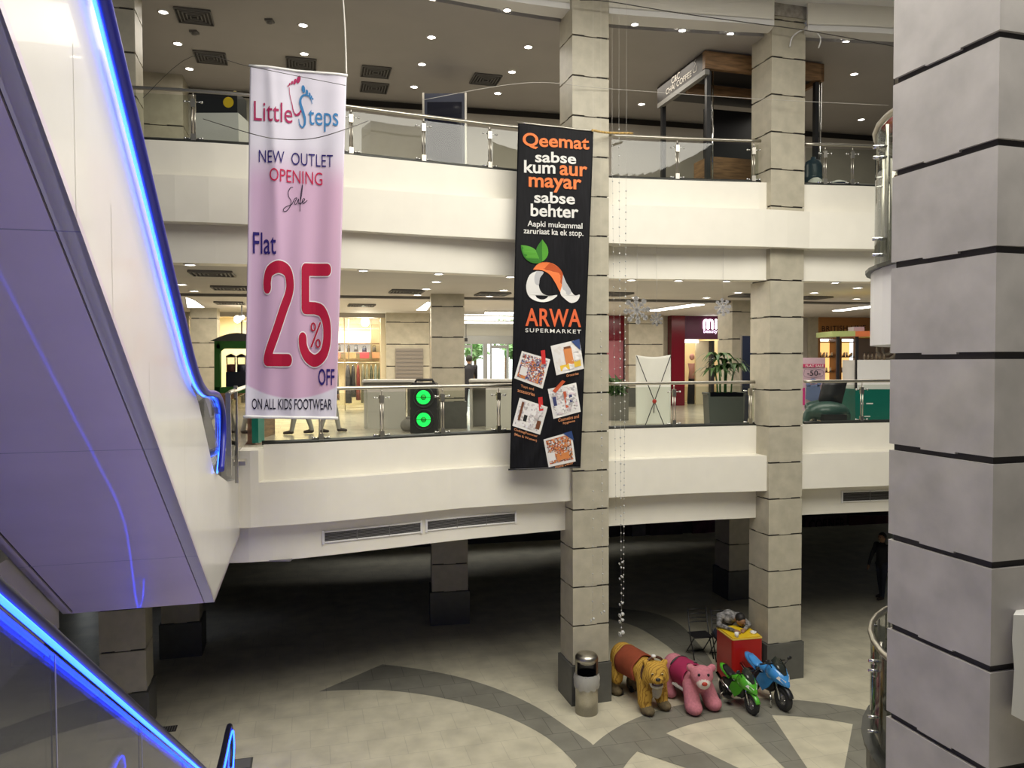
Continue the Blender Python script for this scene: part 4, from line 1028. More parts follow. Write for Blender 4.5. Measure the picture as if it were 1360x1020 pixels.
snowflake('medium grey snowflake ornament hanging before the plum shop sign', 960, 408, 14.6, 0.17, (0.42, 0.41, 0.42))
# ------------------------------------------------------------------ middle gallery: shops along the back
def wbox(mb, pa, pb, z0, z1, dy0, dy1, mi=0):
    A, B_, C_, D = wl(pa), wl(pb), wl(pb), wl(pa)
    P = [A + wv * dy0, B_ + wv * dy0, B_ + wv * dy1, A + wv * dy1]
    return mb.extr([p + Z * z0 for p in P], (0, 0, z1 - z0), mi)
def wp(px, py, dy=0.0):      # point seen at a pixel, on the plane parallel to the shop wall at offset dy behind it
    o = Vector((0, 25.6, 0)) + wv * dy; r = ray(px, py); t = (o - EYE).dot(wv) / r.dot(wv); return EYE + r * t
def shop_room(n, pa, pb, dep, m, power, col, fl_m=None):
    mb = MB(); wbox(mb, pa, pb, Z1, ZC1, dep, dep + .1); wbox(mb, pa - 1, pa, Z1, ZC1, 0, dep); wbox(mb, pb, pb + 1, Z1, ZC1, 0, dep); wbox(mb, pa, pb, ZC1, ZC1 + .1, 0, dep)
    struct(mb.build('wall_shop_%d' % n, m)); struct(wbox(MB(), pa, pb, Z1 - .1, Z1, -.05, dep).build('floor_shop_%d' % n, fl_m or M['mid_floor']))
    c = (wl(pa) + wl(pb)) / 2 + wv * dep * .45
    area('shop_light', (c.x, c.y, ZC1 - .05), max(1.0, (wl(pb) - wl(pa)).length * .8), power, col, (0, 0, WA), sy=dep * .7)
shop_room(1, 252, 513, 3.0, M['cream'], 400, (1.0, 0.87, 0.66))
shop_room(2, 905, 962, 2.0, M['cream'], 40, (1.0, 0.85, 0.62))
# shop front glazing
t = thing('storefront', 'wide glass shop front with pale metal frames before the hanging clothes', 'shop front', wl(400) + Z * Z1, wc=True)
for pa, pb in ((254, 330), (332, 395), (397, 457), (459, 504)): wbox(MB(), pa, pb, Z1 + .05, 7.62, 0.05, 0.065).build('glass_panel', M['glass_clear'], t)
for p in (254, 331, 396, 458, 505): wbox(MB(), p - .7, p + .7, Z1, 7.62, 0.0, 0.08).build('frame_post', mat('brass_frame', (0.55, 0.45, 0.28), 0.35, .6), t)
wbox(MB(), 506, 513, Z1, 7.62, -.05, 0.3).build('frame_post', M['cream'], t)
wbox(MB(), 252, 513, 7.62, 7.75, -.05, 0.2).build('fascia', M['wall'], t)
# shelving with bags and boxes, rail with garments
t = thing('display_shelf', 'lit white wall shelf behind the hanging clothes', 'shelf', wl(470) + wv * 2.6 + Z * Z1, wc=True)
MB().extr([wp(428, 440, 2.7), wp(492, 440, 2.7), wp(492, 470, 2.7), wp(428, 470, 2.7)], wv * .05).build('back_panel', mat('lit_white_panel', (0.85, 0.84, 0.8), 0.5, emit=(1, .97, .92), es=0.5), t)
for yy in (455.5, 468, 477.5): MB().extr([wp(425, yy, 2.2), wp(508, yy, 2.2), wp(508, yy + 1.3, 2.2), wp(425, yy + 1.3, 2.2)], wv * .5).build('shelf_board', M['wood'], t)
for xx in (441, 463, 493, 506): MB().cyl(wp(xx, 424, 2.15), wp(xx, 480, 2.15), .02, n=6).build('upright', M['steel'], t)
for k, (xx, yy, wd_, hh, c) in enumerate(((450, 460.5, 5, 7, (.10, .10, .11)), (463, 462, 4, 6, (.05, .05, .06)), (473, 461, 6, 7, (.13, .14, .18)), (484, 462, 6, 6, (.05, .06, .12)), (497, 461.5, 5, 7, (.12, .11, .10)))):
    p = wp(xx, yy + hh / 2 + 2.3, 2.3); o = MB().loft([[Vector((x * s, y * .08, z)) for x, y in ((-.5, -1), (.5, -1), (.5, 1), (-.5, 1))] for z, s in ((0, wd_ * .026), (hh * .02, wd_ * .024), (hh * .024, wd_ * .015))]).build('handbag', mat('bag_leather', c, .5), loc=p)
    o.rotation_euler = (0, 0, WA); MB().torus((0, 0, hh * .026), (0, 1, 0), .05, .008, 14, 6).build('bag_handle', M['black'], o)
    tag(o, ['black handbag nearest the banner on the lit upper shelf', 'small dark handbag beside the black one on the lit shelf', 'blue grey handbag in the middle of the lit shelf', 'dark navy handbag on the lit shelf under the bright lamp', 'dark brown handbag at the frame end of the shelf'][k], 'bag', 'handbags on the lit shelf')
for k, (xx, wd_, c, lb) in enumerate(((448, 9, (.5, .2, .14), 'salmon red shoe box on the lower shelf by the banner'), (466, 13, (.38, .24, .12), 'wide tan shoe box on the lower shelf'), (484, 12, (.50, .05, .07), 'bright red box on the lower shelf'), (499, 10, (.42, .2, .1), 'orange brown box at the end of the lower shelf'))):
    p = wp(xx, 476, 2.3); o = MB().box((0, 0, .09), (wd_ * .026, .3, .17)).build('shoe_box', mat('box_card', c, .6), loc=p); o.rotation_euler = (0, 0, WA)
    MB().box((0, 0, .19), (wd_ * .026 + .01, .31, .04)).build('lid', mat('box_lid', tuple(min(1, v * 1.15) for v in c), .6), o); tag(o, lb, 'box', 'boxes on the lower shelf')
t = thing('clothes_rail', 'thin metal clothes rail carrying the row of garments', 'clothes rail', wl(470) + wv * 1.2 + Z * Z1, wc=True)
MB().tube([wp(428, 482, 1.2), wp(508, 481.5, 1.2)], .018, 8).build('rail', M['chrome'], t)
for xx in (428, 508): MB().cyl(wp(xx, 482, 1.2), Vector((wp(xx, 482, 1.2).x, wp(xx, 482, 1.2).y, Z1)), .016, n=8).build('leg', M['chrome'], t)
gcol = [((.30, .27, .29), 'lilac grey'), ((.26, .25, .27), 'pale grey'), ((.06, .06, .07), 'charcoal'), ((.05, .05, .055), 'black'), ((.25, .05, .045), 'brick red'), ((.22, .22, .17), 'sage grey'), ((.24, .25, .20), 'pale sage'), ((.10, .11, .08), 'dark olive'), ((.20, .24, .22), 'grey green'), ((.03, .12, .09), 'dark teal green')]
def garment(c, lb, p, wd_, L, k):
    o = thing('hanging_garment', lb, 'garment', p, WA, 'garments on the clothes rail'); secs = []
    for j in range(8):
        v = j / 7; ww = wd_ * (.55 + .45 * min(1, v * 5)) * (1 + .25 * v); z = -.08 - L * v; ring = []
        for q in range(20):
            a = 2 * PI * q / 20; f_ = 1 + .12 * math.sin(q * 1.9 + k) * v; ring.append(Vector((ww / 2 * math.cos(a) * f_, .20 * math.sin(a) * f_ * (.6 + .4 * min(1, v * 5)), z + (.07 * (1 - abs(math.cos(a))) if j == 0 else 0))))
        secs.append(ring)
    MB().loft(secs).build('fabric', mat('garment_fabric', c, .9, nscale=4, namt=.15, bump=.1), o)
    MB().tube([(0, -.16, -.07), (0, 0, -.01), (0, .16, -.07)], .01, 6).tube([(0, 0, -.01), (0, 0, .02), (.012, 0, .05), (0, 0, .06)], .005, 5).build('hanger', M['chrome'], o)
for k, ((c, nm), xx, wd_) in enumerate(zip(gcol, (436, 446, 462, 469, 475.5, 482, 487.5, 493, 499, 505), (.17, .16, .17, .14, .12, .12, .10, .11, .11, .13))):
    garment(c, nm + ' long garment hanging on the rail in the lit clothes shop', wp(xx, 482.5, 1.2 + .03 * (k % 2)), wd_, 1.05 + .1 * (k % 3), k)
t = thing('spot_lamp', 'dazzling bare spot lamp glowing in the clothes shop window', 'lamp', wp(485, 428, .3), wc=True)
MB().ell(wp(485, 428, .3), .13, n=14, m=10).build('bulb', mat('dazzling_bulb', (1, 1, 1), .4, emit=(1, .93, .75), es=180), t)
MB().cyl(wp(485, 425, .32), wp(485, 416, .32), .03, n=8).build('stem', M['steel'], t)
t = thing('globe_lamp', 'pair of small glowing globe lamps on one pole behind the green kiosk', 'lamp', wp(318, 424, -1), wc=True)
MB().cyl(wp(321, 392, -3), wp(321, 455, -3), .02, n=6).build('pole', M['black'], t)
for xx, yy, r in ((315.5, 424, .10), (322, 421.5, .06)): MB().ell(wp(xx, yy, -2.9), r, n=12, m=8).build('globe', mat('warm_globe', (1, 1, 1), .4, emit=(1, .9, .7), es=14), t)
# pier notice (steel shutter) and brass strip
t = thing('roller_shutter', 'closed grey metal shutter box on the beige pier', 'shutter', wp(544, 484, -.5), wc=True)
mb = MB().extr([wp(525, 463, -.42), wp(562, 463, -.42), wp(562, 512, -.42), wp(525, 512, -.42)], -wv * .04); mb.build('panel', M['shutter'], t)
for k in range(9): MB().extr([wp(526, 466 + k * 5, -.47), wp(561, 466 + k * 5, -.47), wp(561, 466.6 + k * 5, -.47), wp(526, 466.6 + k * 5, -.47)], -wv * .015).build('rib', M['vent'], t)
text('lettering', 'NO ENTRY', M['vent'], t, plane_fn(wp(536, 470, -.49), (wp(552, 470, -.49) - wp(536, 470, -.49)), Z), (0, 0, 1, -.08), 0.01) if False else None

# exit doors with daylight and trees
struct(MB().box((2, 46, 5.5), (60, .2, 26)).build('exterior_sky', mat('bright_sky', (1, 1, 1), .9, emit=(0.95, 1.0, 1.0), es=2.2)), 'overexposed daylight outside the exit doors')
struct(MB().box((0, 36, 4.5), (40, 18, .1)).build('exterior_pavement', mat('pale_paving', (.6, .6, .57), .8)), 'pale sunlit pavement outside the exit doors')
area('daylight_outside', (-1, 31, 11), 6, 900, (1, 1, 1))
def leaf_cloud(name, p, r, n, parent, m, seed):
    rd = random.Random(seed); mb = MB()
    for i in range(n):
        d = Vector((rd.gauss(0, 1), rd.gauss(0, 1), rd.gauss(0, 1))).normalized() * (r * rd.uniform(.4, 1)); c = Vector(p) + Vector((d.x, d.y, d.z * .8))
        a = Vector((rd.gauss(0, 1), rd.gauss(0, 1), rd.gauss(0, 1))).normalized(); b = a.orthogonal().normalized(); s = rd.uniform(.10, .2)
        mb.add([c - a * s, c + b * s * .4, c + a * s, c - b * s * .4], [(0, 1, 2, 3)])
    return mb.build(name, m, parent)
for k, (px, py, Y, r) in enumerate(((631, 466, 31, .55), (672, 442, 33.5, 1.0), (684, 466, 30.5, .4))):
    p = atY(px, py, Y); tr = thing('street_tree', ['bright green tree seen through the narrow door glass', 'wide bright green tree high above the exit door', 'green tree at the banner side of the exit glass'][k], 'tree', (p.x, p.y, 4.55))
    leaf_cloud('crown', (0, 0, p.z - 4.55), r, 230, tr, mat('sunlit_leaf', (.28, .50, .18), .6, nscale=3, namt=.3), k); MB().cyl((0, 0, 0), (0, 0, p.z - 4.55), .08, .05).build('trunk', M['wood'], tr)
t = thing('exit_door', 'glass exit doors with grey metal frames and bright daylight behind', 'door', wl(650) + Z * Z1, wc=True)
wbox(MB(), 612, 690, 6.78, 7.05, 0, .15).build('head_rail', mat('aluminium_frame', (.40, .41, .40), .4, .4), t)
AL = mat('grey_frame', (.36, .37, .37), .4, .3)
for p, w_ in ((613, 1.2), (627, 1.2), (645, 5.5), (652.5, 2), (675, 2), (688, 2)): wbox(MB(), p - w_ / 2, p + w_ / 2, Z1, 6.8, .02, .14).build('frame_post', AL, t)
for pa, pb, py in ((614, 626, 460), (653, 674, 460.5)):
    z = wp(640, py).z; wbox(MB(), pa, pb, z - .05, z + .05, .04, .12).build('door_rail', AL, t)
for pa, pb in ((614, 626.5), (628, 642), (654, 674), (676, 687)): wbox(MB(), pa, pb, Z1 + .03, 6.78, .07, .08).build('glass_panel', M['glass_clear'], t)
wbox(MB(), 612, 690, 7.05, 7.5, 0.02, .12).build('transom', mat('pale_transom', (.55, .55, .50), .5), t)
tag(MB().extr([wp(617, 449, -.3), wp(621, 449, -.3), wp(621, 453.5, -.3), wp(617, 453.5, -.3)], wv * .06).cyl(wp(619, 451, -.28), Vector((wp(619, 451, -.28).x, wp(619, 451, -.28).y, ZC1)), .01, n=6).build('hanging_sign', M['black'], org=wp(619, 451, -.3)), 'small black hanging sign before the exit doors', 'sign')
for k, (ya, xa, xb) in enumerate(((424, 644, 684), (428.5, 616, 684), (433, 616, 686), (438, 616, 686))):
    P = [atZ(xa, ya, ZC1 - .03), atZ(xb, ya, ZC1 - .03), atZ(xb, ya + 1.6, ZC1 - .03), atZ(xa, ya + 1.6, ZC1 - .03)]
    if max(p.y for p in P) < 36:
        t = thing('linear_light', ['first', 'second', 'third', 'fourth'][k] + ' long ceiling light strip counted towards the exit doors', 'ceiling light', sum(P, Vector()) / 4, wc=True)
        q = [wp(xa, ya, -.6 - .5 * (3 - k)), wp(xb, ya, -.6 - .5 * (3 - k))]
        zz = ZC1 - .08 - .12 * k
        MB().tube([Vector((q[0].x, q[0].y, zz)), Vector((q[1].x, q[1].y, zz))], .03, 8).build('tube', M['panel_lamp'], t)
        MB().box((Vector((q[0].x, q[0].y, zz)) + Vector((q[1].x, q[1].y, zz))) / 2 + Z * .05, ((q[1] - q[0]).length, .08, .05), ang=WA).build('housing', M['trim'], t)
        for e in q: MB().cyl((e.x, e.y, zz), (e.x, e.y, ZC1), .008, n=6).build('hanger', M['steel'], t)

# beauty shop in plum and maroon
t = thing('beauty_storefront', 'plum and maroon beauty shop front with a glowing white sign', 'shop front', wl(920) + Z * Z1, wc=True)
wbox(MB(), 886.5, 904, Z1, ZC1, -.35, 0.1).build('maroon_panel', M['maroon'], t)
wbox(MB(), 904, 962, 6.95, ZC1, -.25, 0.1).build('fascia', M['plum'], t)
wbox(MB(), 904.5, 906, Z1, 6.95, -.1, 0.1).build('frame_post', M['black'], t)
wbox(MB(), 907, 926, 6.83, 6.93, -.1, 0.1).build('light_box', M['panel_lamp'], t)
wbox(MB(), 907, 923, Z1, 6.8, .9, 1.0).build('mirror_panel', mat('olive_grey_panel', (.32, .30, .22), .3), t)
wbox(MB(), 926, 943, Z1, 6.9, .1, .2).build('cream_panel', M['cream'], t)
wbox(MB(), 943, 947, Z1, 6.9, -.1, .2).build('frame_post', M['black'], t)
sg = mat('glowing_sign', (1, 1, 1), .4, emit=(1, .95, 1), es=7)
fw = lambda px, py: wp(px, py, -.28)
mm = MB()
mm.ribbon([(935.5, 436), (935.5, 427), (937.5, 425.4), (940, 426.8), (940.4, 436)], 2.6, fw, sub=4); mm.ribbon([(940.6, 436), (941, 427), (943, 425.4), (946, 426.8), (946.4, 436)], 2.6, fw, sub=4)
mm.build('sign_emblem', sg, t); MB().ribbon([(951, 428), (951, 436)], 2.4, fw, sub=3).disc2((951, 425.2), 1.4, 1.4, fw).build('sign_emblem', sg, t)
text('lettering', 'beauty', mat('pink_glow', (1, .8, 1), .4, emit=(.9, .7, .95), es=1.6), t, fw, (934.5, 437.3, 953, 443.8), .01)
t = thing('mannequin', 'slim dressed mannequin in the beauty shop window', 'mannequin', wp(919, 500, .6) * 1, wc=True)
c = wp(919, 478, .6); zb = Z1
MB().tube([(c.x, c.y, zb + .9), (c.x, c.y, zb + 1.2), (c.x, c.y, zb + 1.45)], [.13, .10, .15], 10).ell((c.x, c.y, zb + 1.68), (.09, .1, .12)).build('torso', mat('rose_dress', (.45, .25, .25), .7), t)
MB().tube([(c.x, c.y, zb), (c.x, c.y, zb + .5), (c.x, c.y, zb + .95)], [.17, .15, .12], 10).build('skirt', M['dark_cloth'], t)
# pink glazed shop next to the pier
t = thing('pink_storefront', 'pink tinted glass shop front beside the clad pier', 'shop front', wl(818) + Z * Z1, wc=True)
wbox(MB(), 790, 827, Z1, 6.9, -.1, 0).build('tinted_panel', mat('pink_glass_panel', (.40, .14, .17), .2), t)
wbox(MB(), 790, 830, 6.9, ZC1, -.15, 0.05).build('fascia', M['maroon'], t)
wbox(MB(), 826.5, 829, Z1, 6.9, -.2, 0.05).build('frame_post', M['black'], t)
# shoe shop: orange wall, lit niches, lettering
t = thing('shoe_storefront', 'orange shoe shop front with warm lit niches', 'shop front', wl(1120) + Z * Z1, wc=True)
orange = mat('orange_wall', (.44, .20, .065), .6, nscale=2, namt=.06)
wbox(MB(), 1083, 1150, 6.98, ZC1 + .02, -.2, 0.1).build('fascia', orange, t)
wbox(MB(), 1072.5, 1083, Z1, ZC1, -.15, 0.1).build('side_panel', M['clad'], t)
wbox(MB(), 1135, 1185, Z1, ZC1, -.15, 0.1).build('side_panel', mat('mauve_grey_wall', (.26, .2, .17), .6), t)
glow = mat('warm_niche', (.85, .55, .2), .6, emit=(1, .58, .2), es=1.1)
for pa, pb in ((1086, 1109), (1115, 1135)):
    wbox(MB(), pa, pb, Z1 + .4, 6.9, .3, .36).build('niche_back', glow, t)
    for zz in (5.25, 5.75, 6.3, 6.85): wbox(MB(), pa, pb, zz, zz + .03, 0, .3).build('shelf_board', M['wood'], t)
wbox(MB(), 1083, 1087, Z1, 6.98, -.1, .36).build('frame_post', orange, t); wbox(MB(), 1108, 1115.5, Z1, 6.98, -.1, .36).build('frame_post', mat('brown_post', (.2, .09, .03), .5), t)
text('lettering', 'BRITISH LINE', mat('dark_brown_letter', (.06, .025, .012), .5), t, lambda x, y: wp(x, y, -.22), (1091.5, 433, 1150, 440.2), .012, -.02, spacing=1.1)
rd = random.Random(4)
shp = None
for pa, pb in ((1087.5, 1108), (1116, 1134)):
    for zz in (5.28, 5.78, 6.33):
        for k in range(4):
            px = pa + (pb - pa) * (k + .5) / 4; p = wl(px) + wv * .12 + Z * zz
            dark = rd.random() < .3
            if shp is None:
                shp = thing('shoe', 'pale heeled shoe on a warm lit niche shelf of the orange shop', 'shoe', p, WA + 1.2, 'pale shoes in the lit niches')
                MB().loft([[Vector((x, y * w_, z * h_ + .04 * (x < 0))) for y, z in ((-1, 0), (1, 0), (.8, 1), (-.8, 1))] for x, w_, h_ in ((-.13, .03, .12), (-.06, .035, .09), (.04, .04, .06), (.12, .03, .03))]).build('upper', mat('pale_shoe', (.75, .62, .45), .5), shp)
                MB().box((-.12, 0, .02), (.02, .03, .05)).build('heel', M['black'], shp)
            else: dup(shp, p, WA + 1.2 + rd.uniform(-.4, .4))
# ------------------------------------------------------------------ middle gallery furniture
FZ = Z1
t = thing('kiosk', 'green framed snack kiosk with dark arched roof behind the escalator rail', 'kiosk', atY(310, 520, 15.4), wc=True)
kp = lambda x, y, d=0: atY(x, y, 15.4 + d)
mb = MB()
mb.extr([kp(284.5, 453), kp(292, 453), kp(292, 522), kp(284.5, 522)], Vector((0, .08, 0))).extr([kp(284.5, 453), kp(345, 453), kp(345, 463), kp(284.5, 463)], Vector((0, .08, 0))).extr([kp(284.5, 514), kp(345, 514), kp(345, 522), kp(284.5, 522)], Vector((0, .08, 0))).extr([kp(338, 453), kp(345, 453), kp(345, 522), kp(338, 522)], Vector((0, .08, 0)))
mb.fill2([(292, 463), (298, 463), (294, 466.5), (292, 470)], lambda x, y: kp(x, y, -.005))
mb.build('frame', M['green'], t)
MB().extr([kp(x, 453 - 11 * math.sin(PI * (x - 279) / 72)) for x in range(279, 352, 6)] + [kp(351, 453)], Vector((0, 1.1, 0))).build('roof', mat('smoked_roof', (.06, .065, .06), .25), t)
MB().extr([kp(285, 522), kp(345, 522), kp(345, 585), kp(285, 585)], Vector((0, 1.0, 0))).build('counter_base', M['wood'], t)
MB().extr([kp(300, 494, .3), kp(340, 494, .3), kp(340, 515, .3), kp(300, 515, .3)], Vector((0, .5, 0))).build('worktop', M['navy'], t)
for k, (xx, c) in enumerate(((307, (.25, .05, .03)), (321, (.06, .06, .12)))):
    p = kp(xx, 494, .5); j = thing('drink_dispenser', ['clear jar of red drink standing in the green kiosk', 'clear jar of dark drink standing in the green kiosk'][k], 'jar', p)
    MB().lathe([(.0001, 0), (.085, 0), (.09, .16), (.0001, .16)], n=16).build('drink', mat('drink', c, .3), j)
    MB().lathe([(.09, 0), (.095, .30)], n=16).build('jar', M['glass_clear'], j); MB().lathe([(.1, .30), (.1, .33), (.03, .37), (.0001, .38)], n=16).build('lid', M['black'], j)
tag(MB().box((0, 0, 0), (.12, .35, 1.1)).build('teal_panel', M['teal'], loc=atY(343, 578, 14.4) + Z * .42), 'narrow teal panel standing beside the pink banner foot', 'panel')
tag(MB().box((0, 0, .3), (.42, .4, .6)).box((0, 0, .62), (.46, .44, .05)).build('snack_bin', mat('pinkish_snack_box', (.30, .16, .12), .6, nscale=7, namt=.5), loc=Vector((atY(330, 580, 14.8).x, 14.6, FZ))), 'reddish brown snack bin under the green kiosk', 'bin')

def desk(label, pxs, Y, panel_px, dark_px):
    t = thing('reception_desk', label, 'desk', Vector((atY(sum(pxs) / 2, 560, Y).x, Y, FZ)), wc=True)
    q = lambda px, d=0: atY(px, 500, Y + d).x
    x0, x1 = q(pxs[0]), q(pxs[1])
    MB().box(((x0 + x1) / 2, Y + .3, FZ + 1.10), (x1 - x0, .8, .05)).build('top', M['grey_desk'], t)
    MB().box(((x0 + x1) / 2, Y + .02, FZ + 1.0), (x1 - x0, .04, .16)).build('apron', M['dark_desk'], t)
    a, b = q(panel_px[0]), q(panel_px[1]); MB().box(((a + b) / 2, Y + .05, FZ + .46), (b - a, .1, .92)).build('front_panel', M['grey_desk'], t)
    a, b = q(dark_px[0]), q(dark_px[1]); MB().box(((a + b) / 2, Y + .4, FZ + .46), (b - a, .06, .92)).build('back_panel', M['dark_desk'], t)
    MB().box((x1 - .04, Y + .4, FZ + .46), (.06, .7, .92)).build('side_panel', M['grey_desk'], t); MB().box((x0 + .04, Y + .4, FZ + .46), (.06, .7, .92)).build('side_panel', M['grey_desk'], t)
    return t
desk('grey reception desk between the clothes shop and the party speaker', (482, 553), 17.7, (488, 538), (538, 552))
desk('grey reception desk between the column and the black banner', (623, 692), 17.9, (645, 680), (624, 645))
t = thing('party_speaker', 'tall black party speaker with two glowing green cones', 'loudspeaker', Vector((atY(564, 540, 16.6).x, 16.6, FZ)))
MB().loft([[Vector((x * sx, y * .2, z)) for x, y in ((-1, -1), (1, -1), (1, 1), (-1, 1))] for z, sx in ((0, .27), (.03, .29), (.5, .29), (.54, .275), (.58, .29), (1.05, .28), (1.09, .24))], smooth=False).build('cabinet', M['black'], t)
MB().tube([(-.2, 0, 1.08), (-.17, 0, 1.15), (.17, 0, 1.15), (.2, 0, 1.08)], .03, 8).build('handle', M['black'], t)
gl_ = mat('green_led', (0, .5, .05), .4, emit=(0.01, .95, .10), es=1.5); gd = mat('dim_green_led', (0, .3, .02), .4, emit=(0, .5, .05), es=.6)
for zz in (.30, .78):
    c_ = MB().torus((0, -.21, zz), (0, 1, 0), .215, .02, 28, 8).build('cone_rim', M['rubber'], t)
    r_ = MB().lathe([(.150, 0), (.10, -.008), (.06, -.004)], (0, -.215, zz), 28, axis=(0, 1, 0)).build('light_ring', gl_, c_)
    MB().lathe([(.05, -.005), (.03, -.02), (.0001, -.025)], (0, -.21, zz), 20, axis=(0, 1, 0)).build('dust_cap', gd, c_); MB().box((0, -.235, zz), (.42, .012, .012)).build('guard_bar', M['black'], c_)
p = atY(526, 567, 17.2); tag(MB().ell((0, 0, .13), (.16, .14, .15)).ell((.02, 0, .28), (.06, .05, .05)).build('plastic_bag', mat('crumpled_bag', (.35, .33, .31), .5, bump=.6, nscale=8, namt=.15), loc=(atY(541, 560, 17.1).x, 17.1, FZ)), 'crumpled pale bag on the floor beside the party speaker', 'bag')

# white X banner stand seen from behind
t = thing('banner_stand', 'white cloth banner stand seen from behind with black crossed frame', 'banner stand', Vector((atY(868, 560, 17.6).x, 17.6, FZ)))
def bs(u, v): return Vector(((u - .5) * .80, .05 + .02 * math.sin(u * 9 + v * 4) + .03 * math.sin(v * 3) * math.sin(u * 3.1), .06 + (1 - v) * 1.62 - .05 * math.sin(u * PI) * (1 - v)))
nu, nv = 20, 30
o = MB().add([bs(i / nu, j / nv) for j in range(nv + 1) for i in range(nu + 1)], [(j * 21 + i, j * 21 + i + 1, (j + 1) * 21 + i + 1, (j + 1) * 21 + i) for j in range(nv) for i in range(nu)], 0, True).build('cloth', mat('white_banner_cloth', (.72, .73, .68), .7), t)
so = o.modifiers.new('thickness', 'SOLIDIFY'); so.thickness = .004
for s in (-1, 1):
    MB().tube([(s * .39, 0, 1.66), (0, -.10, .62)], .010, 6).build('arm', M['black'], t); MB().tube([(0, -.10, .62), (s * .24, -.15, 0.01)], .010, 6).build('leg', M['black'], t)
MB().tube([(0, -.10, .62), (.05, .32, 0.01)], .010, 6).build('leg', M['black'], t)
MB().ell((0, -.11, .62), (.05, .03, .05)).build('hub', mat('red_hub', (.4, .03, .02), .4), t)
# palm in a tall box, navy board
t = thing('potted_palm', 'green leafy palm in a dark rectangular planter behind the railing', 'plant', Vector((atY(961, 560, 16.9).x, 16.9, FZ)))
MB().loft([[Vector((x * sx, y * .25, z)) for x, y in ((-1, -1), (1, -1), (1, 1), (-1, 1))] for z, sx in ((0, .36), (.78, .40), (.8, .42), (.84, .42), (.84, .36), (.76, .36))], smooth=False).build('planter', mat('dark_green_planter', (.06, .07, .065), .35), t)
rd = random.Random(3)
for s_ in range(6):
    bx = rd.uniform(-.25, .25); by = rd.uniform(-.12, .12); hh = rd.uniform(1.0, 1.7); MB().tube([(bx, by, .7), (bx * 1.1, by, .7 + (hh - .7) * .6), (bx * 1.4, by, hh)], .018, 6).build('stem', M['green'], t)
    mb = MB()
    for k in range(13):
        a = 2 * PI * k / 13 + s_; d = Vector((math.cos(a), math.sin(a) * .7, 0)); L = rd.uniform(.34, .55); n = d.cross(Z).normalized(); c = Vector((bx * 1.4, by, hh)); pts = []
        for j in range(6):
            v = j / 5; pts.append((c + d * (L * v) + Z * (.16 * math.sin(v * 2.6) * L * 2 - .14 * v * v), .06 * math.sin(PI * min(.97, v + .06))))
        mb.add([q + n * w_ for q, w_ in pts] + [q - n * w_ for q, w_ in pts], [(j, j + 1, 7 + j, 6 + j) for j in range(5)], 0, True)
    mb.build('foliage', M['foliage'], t)
t = thing('display_board', 'tall navy display board with silver edge beside the palm', 'board', Vector((atY(998, 560, 17.75).x, 17.75, FZ)))
MB().box((0, 0, 1.06), (.46, .06, 2.1)).build('panel', M['navy'], t); MB().box((-.245, 0, 1.06), (.03, .08, 2.12)).build('edge_strip', M['steel'], t); MB().box((0, 0, .02), (.5, .4, .04)).build('foot', M['steel'], t)
# little green plants by the pink shop
t = thing('flower_trough', 'low trough of small green plants in front of the pink shop', 'plant', Vector((atY(816, 530, 20).x, 20, FZ)))
MB().box((0, 0, .35), (.7, .25, .7)).build('trough', M['dark_desk'], t); leaf_cloud('foliage', (0, 0, .85), .3, 160, t, M['foliage'], 9)

# teal kiosk with coloured canopy, poster stand, lounge chair
def kq(px, py, Y): return atY(px, py, Y)
t = thing('kiosk', 'teal and white kiosk under a green orange and yellow canopy', 'kiosk', Vector((atY(1158, 560, 17.4).x, 17.4, FZ)), wc=True)
KY = 17.3
for pa, pb, c in ((1105, 1136, (.36, .42, .16)), (1136, 1158, (.62, .17, .06)), (1158, 1200, (.70, .55, .05))):
    MB().extr([kq(pa, 440 if pa < 1140 else 439.5, KY), kq(pb, 439.5, KY), kq(pb, 446.5, KY), kq(pa, 447, KY)], Vector((0, .9, 0))).build('canopy_panel', mat('canopy_colour', c, .5), t)
MB().extr([kq(1134, 434, KY + .1), kq(1148, 434, KY + .1), kq(1148, 440, KY + .1), kq(1134, 440, KY + .1)], Vector((0, .3, 0))).build('sign_box', mat('mauve_box', (.25, .2, .22), .5), t)
for px in (1113, 1138): 
    a = kq(px, 446, KY + .05); MB().box((a.x, a.y, (a.z + FZ) / 2), (.06, .06, a.z - FZ)).build('post', M['black'], t)
MB().extr([kq(1139, 478, KY), kq(1200, 478, KY), kq(1200, 517, KY), kq(1139, 517, KY)], Vector((0, .8, 0))).build('display_case', M['ivory'], t)
tb = MB().extr([kq(1136, 517, KY - .03), kq(1200, 517, KY - .03), kq(1200, 566, KY - .03), kq(1136, 566, KY - .03)], Vector((0, .85, 0))).build('base_panel', M['teal'], t)
for (x, y, w_, h_) in ((1145, 536, 4, 2.4), (1155, 536, 9, 1.8), (1152, 553, 8, 1.4)): MB().fill2([(x - w_ / 2, y - h_ / 2), (x + w_ / 2, y - h_ / 2), (x + w_ / 2, y + h_ / 2), (x - w_ / 2, y + h_ / 2)], lambda a, b: kq(a, b, KY - .035)).build('label_mark', M['ivory'], t)
MB().torus(kq(1178, 465, KY + .75), (0, 1, 0), .22, .04, 24, 8).torus(kq(1178, 465, KY + .75), (0, 1, 0), .1, .03, 20, 8).build('ring_emblem', M['shutter'], t)
bt_ = None
